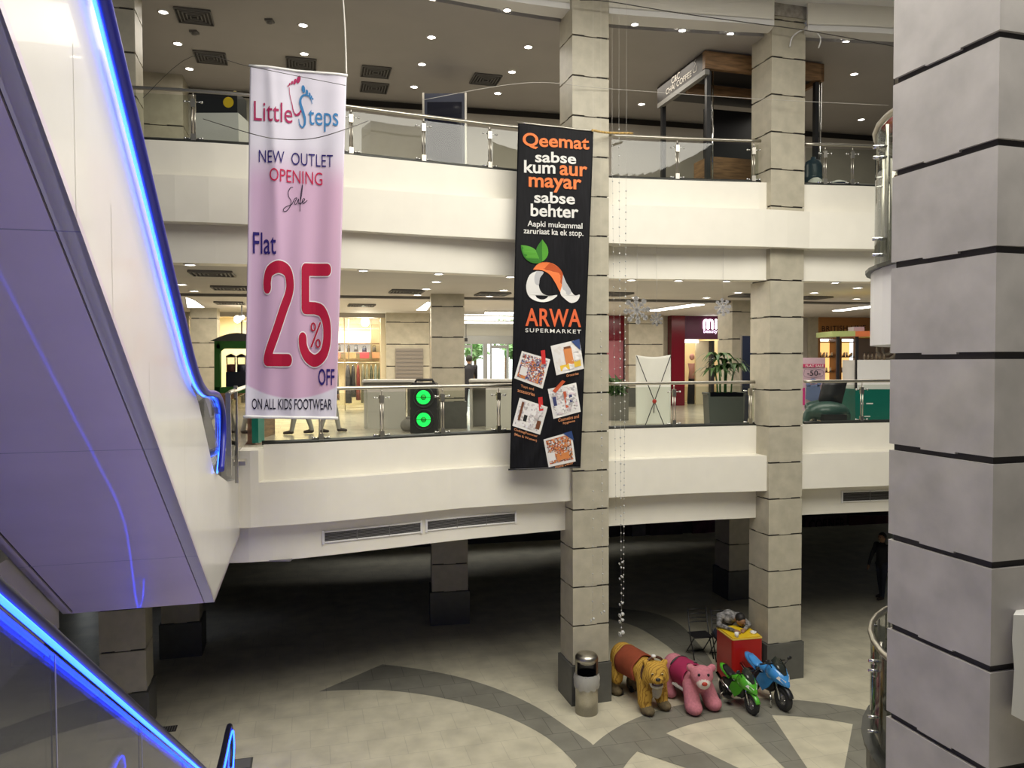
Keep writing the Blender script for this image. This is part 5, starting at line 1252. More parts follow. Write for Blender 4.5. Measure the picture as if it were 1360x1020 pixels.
for k in range(6):
    p = kq(1148 + k * 5.2, 478, KY + .3)
    if bt_ is None:
        bt_ = thing('bottle', 'small dark bottle in the row on the white kiosk case', 'bottle', p, group='bottles on the kiosk case')
        MB().lathe([(.0001, 0), (.028, 0), (.028, .09), (.012, .12), (.012, .15), (.0001, .15)], n=10).build('body', mat('bottle_brown', (.2, .15, .1), .2), bt_); MB().lathe([(.015, .15), (.015, .17), (.0001, .17)], n=8).build('cap', M['black'], bt_)
    else: dup(bt_, p)
t = thing('poster_stand', 'pink sale poster stand behind the glass between column and kiosk', 'poster stand', Vector((atY(1082, 550, 17.8).x, 17.8, FZ)), wc=True)
ps = lambda x, y: atY(x, y, 17.78)
MB().extr([atY(1064, 475, 17.8), atY(1096, 475, 17.8), atY(1096, 545, 17.8), atY(1064, 545, 17.8)], Vector((0, .03, 0))).build('board', mat('pink_poster', (.55, .38, .44), .5), t)
MB().fill2([(1064, 483.5), (1096, 483.5), (1096, 488), (1064, 488)], lambda x, y: atY(x, y, 17.79)).build('band', mat('raspberry_ink', (.5, .03, .12), .5), t)
text('lettering', 'FLAT SALE', M['ivory'], t, ps, (1070, 484.3, 1094, 487.4), .01)
text('lettering', '-50-', M['blk'] if 'blk' in M else ink('poster_black', (.02, .02, .03)), t, ps, (1072, 492, 1090, 499), .01)
MB().ribbon([(1069, 490.5), (1089, 490.5), (1094, 495.5), (1089, 500.5), (1069, 500.5), (1069, 490.5)], .5, ps, sub=3).build('arrow_outline', ink('poster_grey', (.2, .15, .18)), t)
MB().disc2((1080, 506), 4.2, 3.6, ps).fill2([(1071, 512), (1088, 510), (1092, 528), (1084, 535), (1070, 530)], ps).fill2([(1070, 508), (1075, 506), (1077, 514), (1072, 516)], ps).fill2([(1085, 506), (1090, 504), (1091, 510), (1086, 514)], ps).build('figure_print', ink('blue_figure', (.16, .2, .36)), t)
MB().fill2([(1066, 515), (1069, 515), (1069, 538), (1066, 538)], ps).build('magenta_print', ink('magenta_ink', (.5, .03, .18)), t)
c = atY(1080, 548, 17.8); MB().box((c.x, 17.9, FZ + .03), (.5, .4, .05)).box((c.x, 17.84, FZ + .22), (.05, .03, .4)).build('foot', M['steel'], t)
t = thing('lounge_chair', 'dark green rounded lounge chair with black seat behind the railing', 'chair', Vector((atY(1098, 560, 16.9).x, 16.9, FZ)))
blob('shell', [('e', (0, 0, .42), (.48, .34, .22), None, 0), ('c', (-.42, 0, .35), (-.5, 0, .12), .10, .07, 0), ('c', (.42, 0, .35), (.46, 0, .1), .10, .07, 0), ('c', (-.3, .2, .5), (.3, .25, .62), .12, .14, 0)], [mat('dark_green_shell', (.03, .07, .06), .3)], .03, t)
MB().loft([[Vector((x * .24 + .1 + z * .12, y * .08 + .12, .55 + z * .5)) for x, y in ((-1, -1), (1, -1), (1, 1), (-1, 1))] for z in (0, .5, .9, 1)]).build('backrest', M['black'], t); MB().box((.02, -.3, .30), (.5, .2, .14)).build('cushion', M['black'], t)
for sx in (-.3, .3): MB().cyl((sx, -.1, 0), (sx, -.1, .25), .04).build('leg', M['black'], t)

# ------------------------------------------------------------------ upper gallery
t = thing('coffee_kiosk', 'dark timber coffee kiosk with chrome posts on the upper gallery', 'kiosk', Vector((3.87, 15.5, Z2)), wc=True)
kA = Vector((3.86, 15.45, 0)); kU = uv_u; kV = uv_v
def kk(a, b, z): return kA + kU * a + kV * b + Z * z
LU, LV = 2.75, 2.15
mb = MB().extr([kk(0, 0, 12.02), kk(LU, 0, 12.02), kk(LU, 0, 12.36), kk(0, 0, 12.36)], kV * .10); mb.build('front_beam', M['wood'], t)
MB().extr([kk(0.1, .9, 11.86), kk(LU, .9, 11.86), kk(LU, .9, 12.05), kk(0.1, .9, 12.05)], kV * .10).build('cross_beam', M['wood'], t)
MB().extr([kk(0, 0.1, 12.0), kk(0, LV, 12.0), kk(0, LV, 12.36), kk(0, 0.1, 12.36)], kU * .08).build('sign_board', mat('charcoal_board', (.03, .025, .022), .5, nscale=4, namt=.2), t)
MB().extr([kk(0, 0, 11.9), kk(0, LV, 11.9), kk(0, LV, 12.0), kk(0, 0, 12.0)], kU * .1).build('lower_rail', M['dark_desk'], t)
MB().extr([kk(LU, 0, 12.0), kk(LU, LV, 12.0), kk(LU, LV, 12.36), kk(LU, 0, 12.36)], -kU * .08).build('side_beam', M['wood'], t)
MB().extr([kk(.05, .1, 12.1), kk(LU, .1, 12.1), kk(LU, LV, 12.1), kk(.05, LV, 12.1)], Z * .05).build('roof_panel', M['black'], t)
for a, b in ((.12, .1), (.1, LV - .1), (LU - .12, .1), (LU - .1, LV - .1)):
    MB().box(kk(a, b, (Z2 + 12.0) / 2), (.09, .09, 12.0 - Z2), ang=ANG).build('post', M['black'], t); 
    if b < 1: MB().cyl(kk(a + .09, b - .03, Z2), kk(a + .09, b - .03, 12.0), .022, n=10).build('chrome_pole', M['chrome'], t)
pl_ = ink('pale_letter', (.62, .58, .52))
sf = lambda x, y: kk(-.012, LV - x, y)
text('lettering', 'CHAI COFFEE', pl_, t, sf, (.45, 12.17, 1.62, 12.045), .015); text('lettering', 'C&C', pl_, t, sf, (.72, 12.33, 1.1, 12.19), .012)
MB().ribbon([(1.68, 12.17), (1.70, 12.09), (1.82, 12.09), (1.84, 12.17)], .02, sf, sub=4).ribbon([(1.72, 12.19), (1.78, 12.24), (1.74, 12.29), (1.80, 12.33)], .012, sf, sub=4).build('cup_emblem', pl_, t)
MB().extr([kk(.3, .4, Z2), kk(LU - .2, .4, Z2), kk(LU - .2, .4, Z2 + 1.1), kk(.3, .4, Z2 + 1.1)], kV * .6).build('counter', M['wood'], t)
MB().extr([kk(1.2, LV, Z2), kk(LU, LV, Z2), kk(LU, LV, 12.0), kk(1.2, LV, 12.0)], kV * .08).build('back_panel', M['black'], t)
t = thing('display_totem', 'tall dark navy glossy display totem on the upper gallery', 'display', Vector((atY(592, 180, 16.4).x, 16.4, Z2)))
MB().box((0, 0, 1.24), (.86, .5, 2.48)).build('cabinet', M['navy'], t)
for s in (-1, 1): MB().box((s * .44, -.2, 1.24), (.04, .14, 2.5)).build('edge_strip', M['steel'], t)
MB().box((0, -.255, 1.35), (.72, .01, 1.9)).build('screen', mat('dark_screen', (.008, .009, .016), .08), t)
t = thing('display_counter', 'white counter with a black glass case on the upper gallery', 'counter', Vector((atY(295, 170, 13.4).x, 13.4, Z2)))
MB().box((0, 0, .565), (.74, .5, 1.13)).build('base', M['ivory'], t); MB().box((0, 0, 1.31), (.70, .46, .36)).build('glass_case', M['black'], t)
for k in range(7): MB().ell((-.28 + k * .09, -.08 + .05 * (k % 2), 1.51), .045, n=10, m=6).build('fruit', mat('produce_green' if k % 2 else 'produce_yellow', (.20, .26, .05) if k % 2 else (.42, .32, .05), .5), t)
MB().disc2((.20, 1.31), .09, .09, lambda x, y: Vector((x, -.236, y))).build('sticker', M['yellow'], t)
for (lb, px, Y, mk) in (('dark blue water barrel standing at the upper railing', 1080, 15.8, 0), ('white upturned bowl in front of the dark water barrel', 1083, 15.32, 1), ('blue cooking pot with pale lid behind the upper railing', 1113, 15.5, 2)):
    p = Vector((atY(px, 230, Y).x, Y, Z2))
    if mk == 0:
        t = thing('water_barrel', lb, 'barrel', p); MB().lathe([(.0001, .35), (.17, .35), (.18, .4), (.175, .6), (.185, .62), (.175, .64), (.175, .85), (.15, .95), (.05, 1.0), (.05, 1.04), (.0001, 1.04)], n=24).build('barrel', mat('barrel_blue', (.03, .06, .085), .3), t); MB().box((0, 0, .175), (.36, .36, .35)).build('stand', M['ivory'], t)
    elif mk == 1:
        t = thing('bowl', lb, 'bowl', p + Z * 0); MB().lathe([(.17, .30), (.165, .36), (.13, .46), (.06, .51), (.0001, .515)], n=24).build('shell', M['ivory'], t); MB().lathe([(.15, 0), (.15, .30), (.17, .30)], n=24).build('basket', M['vent'], t)
    else:
        t = thing('cooking_pot', lb, 'pot', p); MB().lathe([(.0001, .2), (.13, .2), (.15, .25), (.155, .42), (.17, .43)], n=24).build('pot', mat('pot_blue', (.03, .06, .25), .3), t); MB().lathe([(.19, .43), (.17, .46), (.06, .5), (.0001, .5)], n=24).build('lid', M['ivory'], t); MB().cyl((0, 0, 0), (0, 0, .2), .12).build('stand', M['vent'], t)
c = atY(1187, 162, 13.5)
t = thing('paper_lantern', 'dark red round hanging lantern beside the close column', 'lantern', c)
MB().lathe([(.0001, -.2), (.09, -.2), (.19, -.1), (.22, 0), (.19, .1), (.09, .2), (.0001, .2)], n=20).build('shade', mat('dark_red_paper', (.14, .012, .01), .5), t); MB().cyl((0, 0, .2), (0, 0, ZC2 - c.z), .008).build('cord', M['black'], t); MB().cyl((0, 0, -.2), (0, 0, -.24), .07).build('cap', M['black'], t)
# ------------------------------------------------------------------ things on the ground floor
t = thing('trash_bin', 'round stainless steel trash bin with plastic bag beside the column plinth', 'trash bin', (1.30, 13.40, 0))
MB().lathe([(.0001, 0.0), (.2, 0), (.2, .66), (.19, .68)], n=36).build('body', M['steel'], t)
rim = MB().lathe([(.205, .66), (.21, .68), (.205, .70), (.17, .70), (.16, .6), (.0001, .6)], n=36).build('inner_ring', M['black'], t)
lid = MB().lathe([(.2, .93), (.205, .95), (.2, 1.0), (.17, 1.04), (.08, 1.065), (.0001, 1.07)], n=36).lathe([(.0001, .93), (.2, .93)], n=36).build('lid', M['steel'], t)
hood = MB(); n = 36
for k in range(n):
    a0 = 2 * PI * k / n; a1 = 2 * PI * (k + 1) / n; am = (a0 + a1) / 2 - math.radians(268)
    am = (am + PI) % (2 * PI) - PI
    lo = .70 if abs(am) > .95 else .93 - .02 * math.cos(am * 1.6)
    if lo < .92: hood.add([(.2 * math.cos(a0), .2 * math.sin(a0), lo), (.2 * math.cos(a1), .2 * math.sin(a1), lo), (.2 * math.cos(a1), .2 * math.sin(a1), .94), (.2 * math.cos(a0), .2 * math.sin(a0), .94)], [(0, 1, 2, 3)], 0, True)
hood.build('hood', M['steel'], t)
sec = []
for j in range(6):
    v = j / 5; ring = []
    for q in range(36):
        a = 2 * PI * q / 36; ring.append(Vector(((.208 + .022 * math.sin(v * 3) + .008 * math.sin(q * 2.6 + j)) * math.cos(a), (.208 + .022 * math.sin(v * 3) + .008 * math.sin(q * 2.6 + j)) * math.sin(a), .71 - .26 * v - (.02 * math.sin(q * 1.7) if j == 5 else 0))))
    sec.append(ring)
mb = MB().loft(sec, cap=False); bagm = glass_mat('translucent_bag', (.9, .9, .88), .5, .4); _n = bagm.node_tree; _d = _n.nodes.new('ShaderNodeBsdfDiffuse'); _d.inputs[0].default_value = (.75, .74, .70, 1)
_mx = [q for q in _n.nodes if q.type == 'MIX_SHADER'][0]; _n.links.new(_d.outputs[0], _mx.inputs[2])
mb.build('bin_bag', bagm, t)


def striped(name, c1, c2, sc=7.0):
    m = mat(name, c1, .85); nt = m.node_tree; b = nt.nodes['Principled BSDF']
    tc = nt.nodes.new('ShaderNodeTexCoord'); wv_ = nt.nodes.new('ShaderNodeTexWave'); wv_.inputs['Scale'].default_value = sc; wv_.inputs['Distortion'].default_value = 6; wv_.inputs['Detail'].default_value = 2; wv_.inputs['Detail Scale'].default_value = 1.5
    nt.links.new(tc.outputs['Object'], wv_.inputs[0]); r = nt.nodes.new('ShaderNodeValToRGB'); r.color_ramp.elements[0].color = (*c2, 1); r.color_ramp.elements[1].color = (*c1, 1); r.color_ramp.elements[0].position = .08; r.color_ramp.elements[1].position = .30
    nt.links.new(wv_.outputs['Fac'], r.inputs[0]); nt.links.new(r.outputs[0], b.inputs['Base Color'])
    n = nt.nodes.new('ShaderNodeTexNoise'); n.inputs['Scale'].default_value = 60; bp = nt.nodes.new('ShaderNodeBump'); bp.inputs['Strength'].default_value = .3; nt.links.new(n.outputs[0], bp.inputs['Height']); nt.links.new(bp.outputs[0], b.inputs['Normal'])
    return m
def saddle(name, m, parent, x0, x1, z, R_, a0, a1, n=22, k=10, fz=1.0):
    vs = []; fs = []
    for i in range(k + 1):
        x = x0 + (x1 - x0) * i / k
        for j in range(n + 1):
            a = math.radians(a0 + (a1 - a0) * j / n); rr = R_(x); vs.append((x + .015 * math.sin(j), rr * math.cos(a), z + rr * fz * math.sin(a)))
    for i in range(k):
        for j in range(n): q = i * (n + 1) + j; fs.append((q, q + 1, q + n + 2, q + n + 1))
    o = MB().add(vs, fs, 0, True).build(name, m, parent); so = o.modifiers.new('thickness', 'SOLIDIFY'); so.thickness = .02; so.offset = 1; return o

def turned(prims, piv, ang, zmin, xmin):
    R3 = Matrix.Rotation(ang, 3, 'Z'); pv = Vector(piv); mv = lambda p: tuple(pv + R3 @ (Vector(p) - pv)); out = []
    for q in prims:
        if q[0] == 'e' and q[1][0] > xmin and q[1][2] > zmin: out.append(('e', mv(q[1]), q[2], (0, 0, ang), q[4]))
        elif q[0] == 'c' and min(q[1][0], q[2][0]) > xmin - .1 and min(q[1][2], q[2][2]) > zmin: out.append(('c', q[1], mv(q[2]), q[3], q[4], q[5]))
        else: out.append(q)
    return out
def turn_part(o, piv, ang):
    R3 = Matrix.Rotation(ang, 3, 'Z'); pv = Vector(piv)
    for v in o.data.vertices: v.co = pv + R3 @ (v.co - pv)
    for ch in o.children: turn_part(ch, piv, ang)
# tiger ride-on: faces along local +x
TG = thing('ride_on_tiger', 'golden tiger ride-on toy with orange red saddle cloth beside the trash bin', 'ride-on toy', (2.30, 13.80, 0), math.radians(-62))
gold = striped('golden_tiger_plush', (.56, .33, .05), (.30, .15, .02)); belly = mat('cream_plush', (.50, .46, .36), .9, nscale=30, namt=.1); paw = mat('dusty_brown_plush', (.17, .13, .07), .9, nscale=14, namt=.3)
blob('body', turned([('c', (-.44, 0, .64), (.30, 0, .62), .255, .235, 0), ('e', (-.50, 0, .66), (.24, .25, .27), None, 0), ('e', (.32, 0, .62), (.20, .23, .26), None, 0),
    ('c', (.34, .15, .56), (.38, .19, .20), .15, .125, 0), ('c', (.34, -.15, .56), (.40, -.19, .20), .15, .125, 0),
    ('e', (.46, .19, .085), (.16, .11, .085), None, 2), ('e', (.48, -.19, .085), (.16, .11, .085), None, 2), ('e', (.50, 0, .42), (.08, .10, .17), None, 1),
    ('c', (-.50, .15, .52), (-.44, .19, .32), .15, .12, 0), ('c', (-.44, .19, .32), (-.52, .19, .14), .11, .09, 2), ('c', (-.50, -.15, .52), (-.44, -.19, .32), .15, .12, 0), ('c', (-.44, -.19, .32), (-.52, -.19, .14), .11, .09, 2),
    ('e', (-.46, .19, .08), (.15, .10, .08), None, 2), ('e', (-.46, -.19, .08), (.15, .10, .08), None, 2),
    ('c', (.36, 0, .68), (.52, 0, .74), .21, .19, 0), ('e', (.60, 0, .76), (.20, .22, .205), None, 0), ('e', (.60, .13, .69), (.12, .11, .12), None, 0), ('e', (.60, -.13, .69), (.12, .11, .12), None, 0),
    ('e', (.77, 0, .705), (.095, .11, .075), None, 0), ('e', (.73, 0, .585), (.10, .12, .045), None, 1),
    ('e', (.55, .17, .93), (.045, .06, .06), None, 0), ('e', (.55, -.17, .93), (.045, .06, .06), None, 0), ('c', (-.70, 0, .60), (-.80, 0, .35), .05, .04, 0)], (.40, 0, .7), -.50, .57, .50), [gold, belly, paw], .022, TG, 3)
saddle('saddle_cloth', mat('orange_red_cloth', (.27, .055, .022), .9, nscale=5, namt=.15, bump=.15), TG, -.40, .14, .64, lambda x: .262 - .02 * (x + .4), -38, 218)
saddle('saddle_trim', mat('gold_fringe', (.50, .30, .05), .8), TG, -.43, -.40, .64, lambda x: .266, -40, 220, k=1)
mb = MB(); mb.tube([(.40, .26 * math.cos(a), .70 + .26 * math.sin(a)) for a in np.linspace(-.9, PI + .9, 22)], .024, 8).build('harness', mat('brown_strap', (.09, .04, .025), .6), TG)
MB().tube([(.42, -.20, .50), (.46, -.22, .30), (.47, -.22, .12)], .016, 6).build('strap', M['black'], TG)
MB().ell((.40, 0, .975), (.045, .045, .035)).build('knob', M['ivory'], TG)
for s in (-1, 1):
    e = MB().ell((.785, s * .085, .815), (.016, .026, .018), n=12).build('eye', mat('amber_eye', (.55, .40, .15), .2), TG); MB().ell((.798, s * .086, .815), (.006, .011, .012), n=10).build('pupil', M['black'], e)
MB().ell((.860, 0, .745), (.025, .045, .03)).build('nose', M['black'], TG)
m_ = MB().ell((.79, 0, .637), (.06, .10, .028)).build('mouth', mat('dark_mouth', (.03, .01, .01), .5), TG)
for s in (-1, 1): MB().cyl((.815, s * .05, .665), (.818, s * .05, .625), .011, .003, n=8).build('tooth', M['ivory'], m_)
for o in list(TG.children):
    if o.name.split('.')[0] in ('eye', 'nose', 'mouth'): turn_part(o, (.40, 0, .7), -.50)
for (x, y) in ((-.4, .12), (-.4, -.12)): MB().cyl((x, y - .02, .06), (x, y + .02, .06), .06, n=16).build('wheel', M['rubber'], TG)

# plain pink plush ride-on with a rounded generic head
PK = thing('ride_on_plush_animal', 'pink plush ride-on animal with magenta saddle between tiger and green motorbike', 'ride-on toy', (3.20, 13.72, 0), math.radians(-66))
pink = mat('pink_plush', (.56, .20, .25), .95, nscale=26, namt=.12, bump=.4, bscale=90); pale_p = mat('pale_plush', (.66, .58, .53), .95, nscale=30, namt=.06)
blob('body', turned([('c', (-.42, 0, .52), (.15, 0, .50), .22, .20, 0), ('e', (-.48, 0, .53), (.2, .21, .22), None, 0), ('e', (.20, 0, .48), (.17, .19, .20), None, 0),
    ('c', (.20, .15, .46), (.34, .20, .17), .14, .145, 0), ('c', (.20, -.15, .46), (.34, -.20, .17), .14, .145, 0), ('e', (.38, .21, .13), (.18, .145, .13), None, 0), ('e', (.38, -.21, .13), (.18, .145, .13), None, 0),
    ('c', (-.46, .14, .42), (-.40, .17, .14), .13, .11, 0), ('c', (-.46, -.14, .42), (-.40, -.17, .14), .13, .11, 0), ('e', (-.36, .17, .1), (.14, .1, .1), None, 0), ('e', (-.36, -.17, .1), (.14, .1, .1), None, 0),
    ('c', (.22, 0, .55), (.40, 0, .66), .14, .13, 0), ('e', (.45, 0, .69), (.175, .20, .18), None, 0), ('e', (.57, 0, .60), (.11, .12, .10), None, 1), ('e', (.38, .19, .80), (.05, .075, .075), None, 0), ('e', (.38, -.19, .80), (.05, .075, .075), None, 0)], (.28, 0, .6), -.45, .57, .36), [pink, pale_p], .022, PK, 3)
saddle('saddle_cloth', mat('magenta_velvet', (.36, .02, .09), .8, nscale=5, namt=.12, bump=.1), PK, -.28, .12, .515, lambda x: .228, -40, 220)
MB().tube([(-.30, .23 * math.cos(a), .52 + .23 * math.sin(a)) for a in np.linspace(.5, PI - .5, 12)], .022, 8).build('backrest_pad', M['black'], PK)
for s in (-1, 1): MB().ell((.592, s * .08, .755), (.018, .026, .028), n=12).build('eye', M['black'], PK)
MB().ell((.672, 0, .63), (.03, .05, .035)).build('nose', mat('red_nose', (.45, .04, .02), .5), PK)
for o in list(PK.children):
    if o.name.split('.')[0] in ('eye', 'nose'): turn_part(o, (.28, 0, .6), -.45)
MB().box((-.05, .215, .33), (.34, .05, .03)).build('footrest', M['ivory'], PK); MB().box((-.05, -.215, .33), (.34, .05, .03)).build('footrest', M['ivory'], PK)
MB().box((.06, 0, .75), (.04, .20, .02)).build('grip_bar', M['black'], PK)


def ring(x, w_, h_, z, n=14, p=2.6):
    out = []
    for k in range(n):
        a = 2 * PI * k / n; c, s = math.cos(a), math.sin(a)
        out.append(Vector((x, w_ * abs(c) ** (2 / p) * (1 if c > 0 else -1), z + h_ * abs(s) ** (2 / p) * (1 if s > 0 else -1))))
    return out
def motorbike(label, loc, rz, col, sc, training, mirrors):
    t = thing('toy_motorbike', label, 'toy motorbike', loc, rz)
    b = lambda mb, nm, m, par=t: mb.build(nm, m, par)
    paint = mat('bike_paint', col, .25, coat=.5); lens = mat('headlight_lens', (.75, .75, .72), .15)
    for x, nm in ((.46, 'front_wheel'), (-.42, 'rear_wheel')):
        wmb = MB().torus((x * sc, 0, .215 * sc), (0, 1, 0), .155 * sc, .06 * sc, 30, 12); o = b(wmb, nm, M['rubber'])
        b(MB().cyl((x * sc, -.035 * sc, .215 * sc), (x * sc, .035 * sc, .215 * sc), .11 * sc, n=24).cyl((x * sc, -.05 * sc, .215 * sc), (x * sc, .05 * sc, .215 * sc), .035 * sc, n=12), 'hub', M['vent'], o)
        for k in range(5):
            a = 2 * PI * k / 5
            for s in (-1,): b(MB().tube([(x * sc, s * .04 * sc, .215 * sc), ((x + .105 * math.cos(a)) * sc, s * .04 * sc, (.215 + .105 * math.sin(a)) * sc)], .012 * sc, 6), 'spoke', M['chrome'], o)
    P = lambda *q: tuple(v * sc for v in q)
    for s in (-1, 1): b(MB().tube([P(.46, s * .075, .215), P(.38, s * .08, .42), P(.29, s * .08, .66)], .02 * sc, 8), 'fork', M['chrome'])
    f_ = MB(); vs = []; N = 12
    for i in range(N + 1):
        a = math.radians(20 + 120 * i / N)
        for y, dr in ((-.06, -.015), (-.03, .012), (.03, .012), (.06, -.015)): vs.append(P(.46 + (.232 + dr) * math.cos(a), y, .215 + (.232 + dr) * math.sin(a)))
    f_.add(vs, [(i * 4 + j, i * 4 + j + 1, i * 4 + j + 5, i * 4 + j + 4) for i in range(N) for j in range(3)], 0, True); o = b(f_, 'front_fender', paint if training else M['black']); o.modifiers.new('thickness', 'SOLIDIFY').thickness = .008
    b(MB().loft([ring(.10 * sc, .12 * sc, .10 * sc, .60 * sc), ring(.22 * sc, .175 * sc, .155 * sc, .63 * sc), ring(.36 * sc, .165 * sc, .15 * sc, .61 * sc), ring(.50 * sc, .10 * sc, .10 * sc, .55 * sc), ring(.60 * sc, .03 * sc, .025 * sc, .48 * sc)]), 'nose_fairing', paint)
    for s in (-1, 1):
        b(MB().extr([P(.40, s * .12, .56), P(.20, s * .13, .60), P(.0, s * .13, .52), P(-.12, s * .12, .36), P(.06, s * .12, .22), P(.22, s * .12, .34)], P(0, s * .02, 0)), 'side_fairing', paint)
        b(MB().add([P(.575, s * .03, .555), P(.47, s * .115, .63), P(.44, s * .145, .59), P(.55, s * .065, .515)], [(0, 1, 2, 3)]), 'headlight', lens).modifiers.new('thickness', 'SOLIDIFY').thickness = .01
        b(MB().tube([P(.26, s * .05, .76), P(.20, s * .17, .77), P(.16, s * .27, .75)], .017 * sc, 8), 'handlebar', M['black'])
        if mirrors: b(MB().tube([P(.30, s * .12, .72), P(.33, s * .22, .84)], .01 * sc, 6).ell(P(.33, s * .24, .86), P(.02, .05, .035), n=12), 'mirror', M['black'])
        b(MB().tube([P(-.42, s * .075, .215), P(-.1, s * .07, .26)], .022 * sc, 6), 'swing_arm', M['black'])
    b(MB().loft([ring(-.16 * sc, .08 * sc, .05 * sc, .56 * sc), ring(-.04 * sc, .115 * sc, .085 * sc, .585 * sc), ring(.1 * sc, .12 * sc, .09 * sc, .60 * sc), ring(.2 * sc, .08 * sc, .06 * sc, .62 * sc)]), 'tank', paint)
    b(MB().loft([ring(-.10 * sc, .075 * sc, .03 * sc, .57 * sc), ring(-.24 * sc, .10 * sc, .035 * sc, .575 * sc), ring(-.40 * sc, .085 * sc, .04 * sc, .63 * sc), ring(-.46 * sc, .06 * sc, .03 * sc, .67 * sc)]), 'seat', M['black'] if training else paint)
    b(MB().loft([ring(-.22 * sc, .10 * sc, .05 * sc, .52 * sc), ring(-.42 * sc, .10 * sc, .06 * sc, .59 * sc), ring(-.52 * sc, .085 * sc, .05 * sc, .63 * sc), ring(-.58 * sc, .05 * sc, .03 * sc, .66 * sc)]), 'tail', paint)
    b(MB().loft([ring(-.34 * sc, .09 * sc, .10 * sc, .38 * sc), ring(-.1 * sc, .10 * sc, .17 * sc, .36 * sc), ring(.16 * sc, .10 * sc, .17 * sc, .38 * sc), ring(.28 * sc, .07 * sc, .1 * sc, .42 * sc)]), 'engine_block', M['black'])
    wv2 = [P(.515, y, .645) for y in (-.03, -.015, 0, .015, .03)] + [P(.40, y, .775 - abs(y) * .3) for y in (-.10, -.05, 0, .05, .10)] + [P(.25, y, .90 - abs(y) * .6) for y in (-.105, -.05, 0, .05, .105)]
    b(MB().add(wv2, [(r_ * 5 + k, r_ * 5 + k + 1, r_ * 5 + k + 6, r_ * 5 + k + 5) for r_ in range(2) for k in range(4)], 0, True), 'windshield', mat('smoked_screen', (.03, .035, .03), .1)).modifiers.new('thickness', 'SOLIDIFY').thickness = .008
    b(MB().tube([P(-.05, -.13, .28), P(-.3, -.14, .36), P(-.55, -.14, .50)], [.02 * sc, .03 * sc, .04 * sc], 10), 'exhaust', M['chrome'])
    if training:
        for s in (-1, 1):
            o = b(MB().torus(P(-.34, s * .26, .075), (0, 1, 0), .05 * sc, .026 * sc, 18, 8), 'training_wheel', M['rubber']); b(MB().tube([P(-.34, s * .06, .2), P(-.34, s * .26, .08)], .015 * sc, 6), 'bracket', M['steel'], o)
        b(MB().box(P(-.05, -.19, .16), P(.2, .12, .025)), 'footrest', M['steel']); b(MB().box(P(-.05, .19, .16), P(.2, .12, .025)), 'footrest', M['steel'])
    else:
        b(MB().tube([P(-.05, .08, .2), P(-.12, .2, .02)], .014 * sc, 6), 'kick_stand', M['black'])
        for s in (-1, 1): b(MB().cyl(P(.30, s * .15, .235), P(.32, s * .15, .04), .018 * sc, n=8), 'side_stand', M['chrome'])
    return t
motorbike('bright green toy motorbike with black seat and training wheels', (4.05, 13.66, 0), math.radians(-70), (.09, .44, .03), .86, True, True)
motorbike('sky blue toy motorbike with black windshield, next to the column plinth', (4.63, 13.87, 0), math.radians(-70), (.06, .30, .72), 1.0, False, True)

# red counter with its things
CA = math.radians(11); cu_ = Vector((math.cos(CA), math.sin(CA), 0)); cv_ = Vector((-math.sin(CA), math.cos(CA), 0))
RCN = Vector((4.42, 14.86, 0))
t = thing('ticket_counter', 'red ticket counter with a yellow top beside the column', 'counter', RCN, CA)
def rr(hx, hy, r, z, n=5): return [Vector((sx * (hx - r) + r * math.cos(a), sy * (hy - r) + r * math.sin(a), z)) for sx, sy, a0 in ((1, 1, 0), (-1, 1, 90), (-1, -1, 180), (1, -1, 270)) for a in [math.radians(a0 + 90 * i / n) for i in range(n + 1)]]
MB().loft([rr(.315, .345, .05, 0), rr(.315, .345, .05, .88), rr(.31, .34, .05, .89)], smooth=False).build('body', M['red'], t)
MB().loft([rr(.285, .315, .06, .891), rr(.295, .325, .06, .90), rr(.295, .325, .06, .915)], smooth=False).build('top', M['yellow'], t)
MB().loft([rr(.32, .35, .05, .875), rr(.32, .35, .05, .893)], smooth=False).build('edge_rim', mat('yellow_edge', (.7, .5, .1), .4), t)
def oncnt(a, b): return RCN + cu_ * a + cv_ * b + Z * .916
t = thing('tape_roll', 'white round disc with a black hole on the yellow counter top', 'roll', oncnt(.21, -.17)); MB().lathe([(.025, .0), (.06, .0), (.06, .04), (.025, .04), (.025, 0)], n=24).build('ring', M['ivory'], t); MB().lathe([(.0001, .02), (.026, .02)], n=16).build('core', M['black'], t)
t = thing('paper_cup', 'small white cup at the front edge of the yellow top', 'cup', oncnt(-.20, -.29)); MB().lathe([(.0001, 0), (.035, 0), (.042, .09), (.038, .09), (.032, .01), (.0001, .01)], n=20).build('cup', M['ivory'], t)
t = thing('mobile_phone', 'dark phone lying on the yellow top near the column', 'phone', oncnt(.18, .16), .6); MB().box((0, 0, .006), (.08, .16, .012)).build('case', M['black'], t); MB().box((0, 0, .0125), (.07, .145, .002)).build('screen', mat('phone_glass', (.02, .02, .03), .1), t)


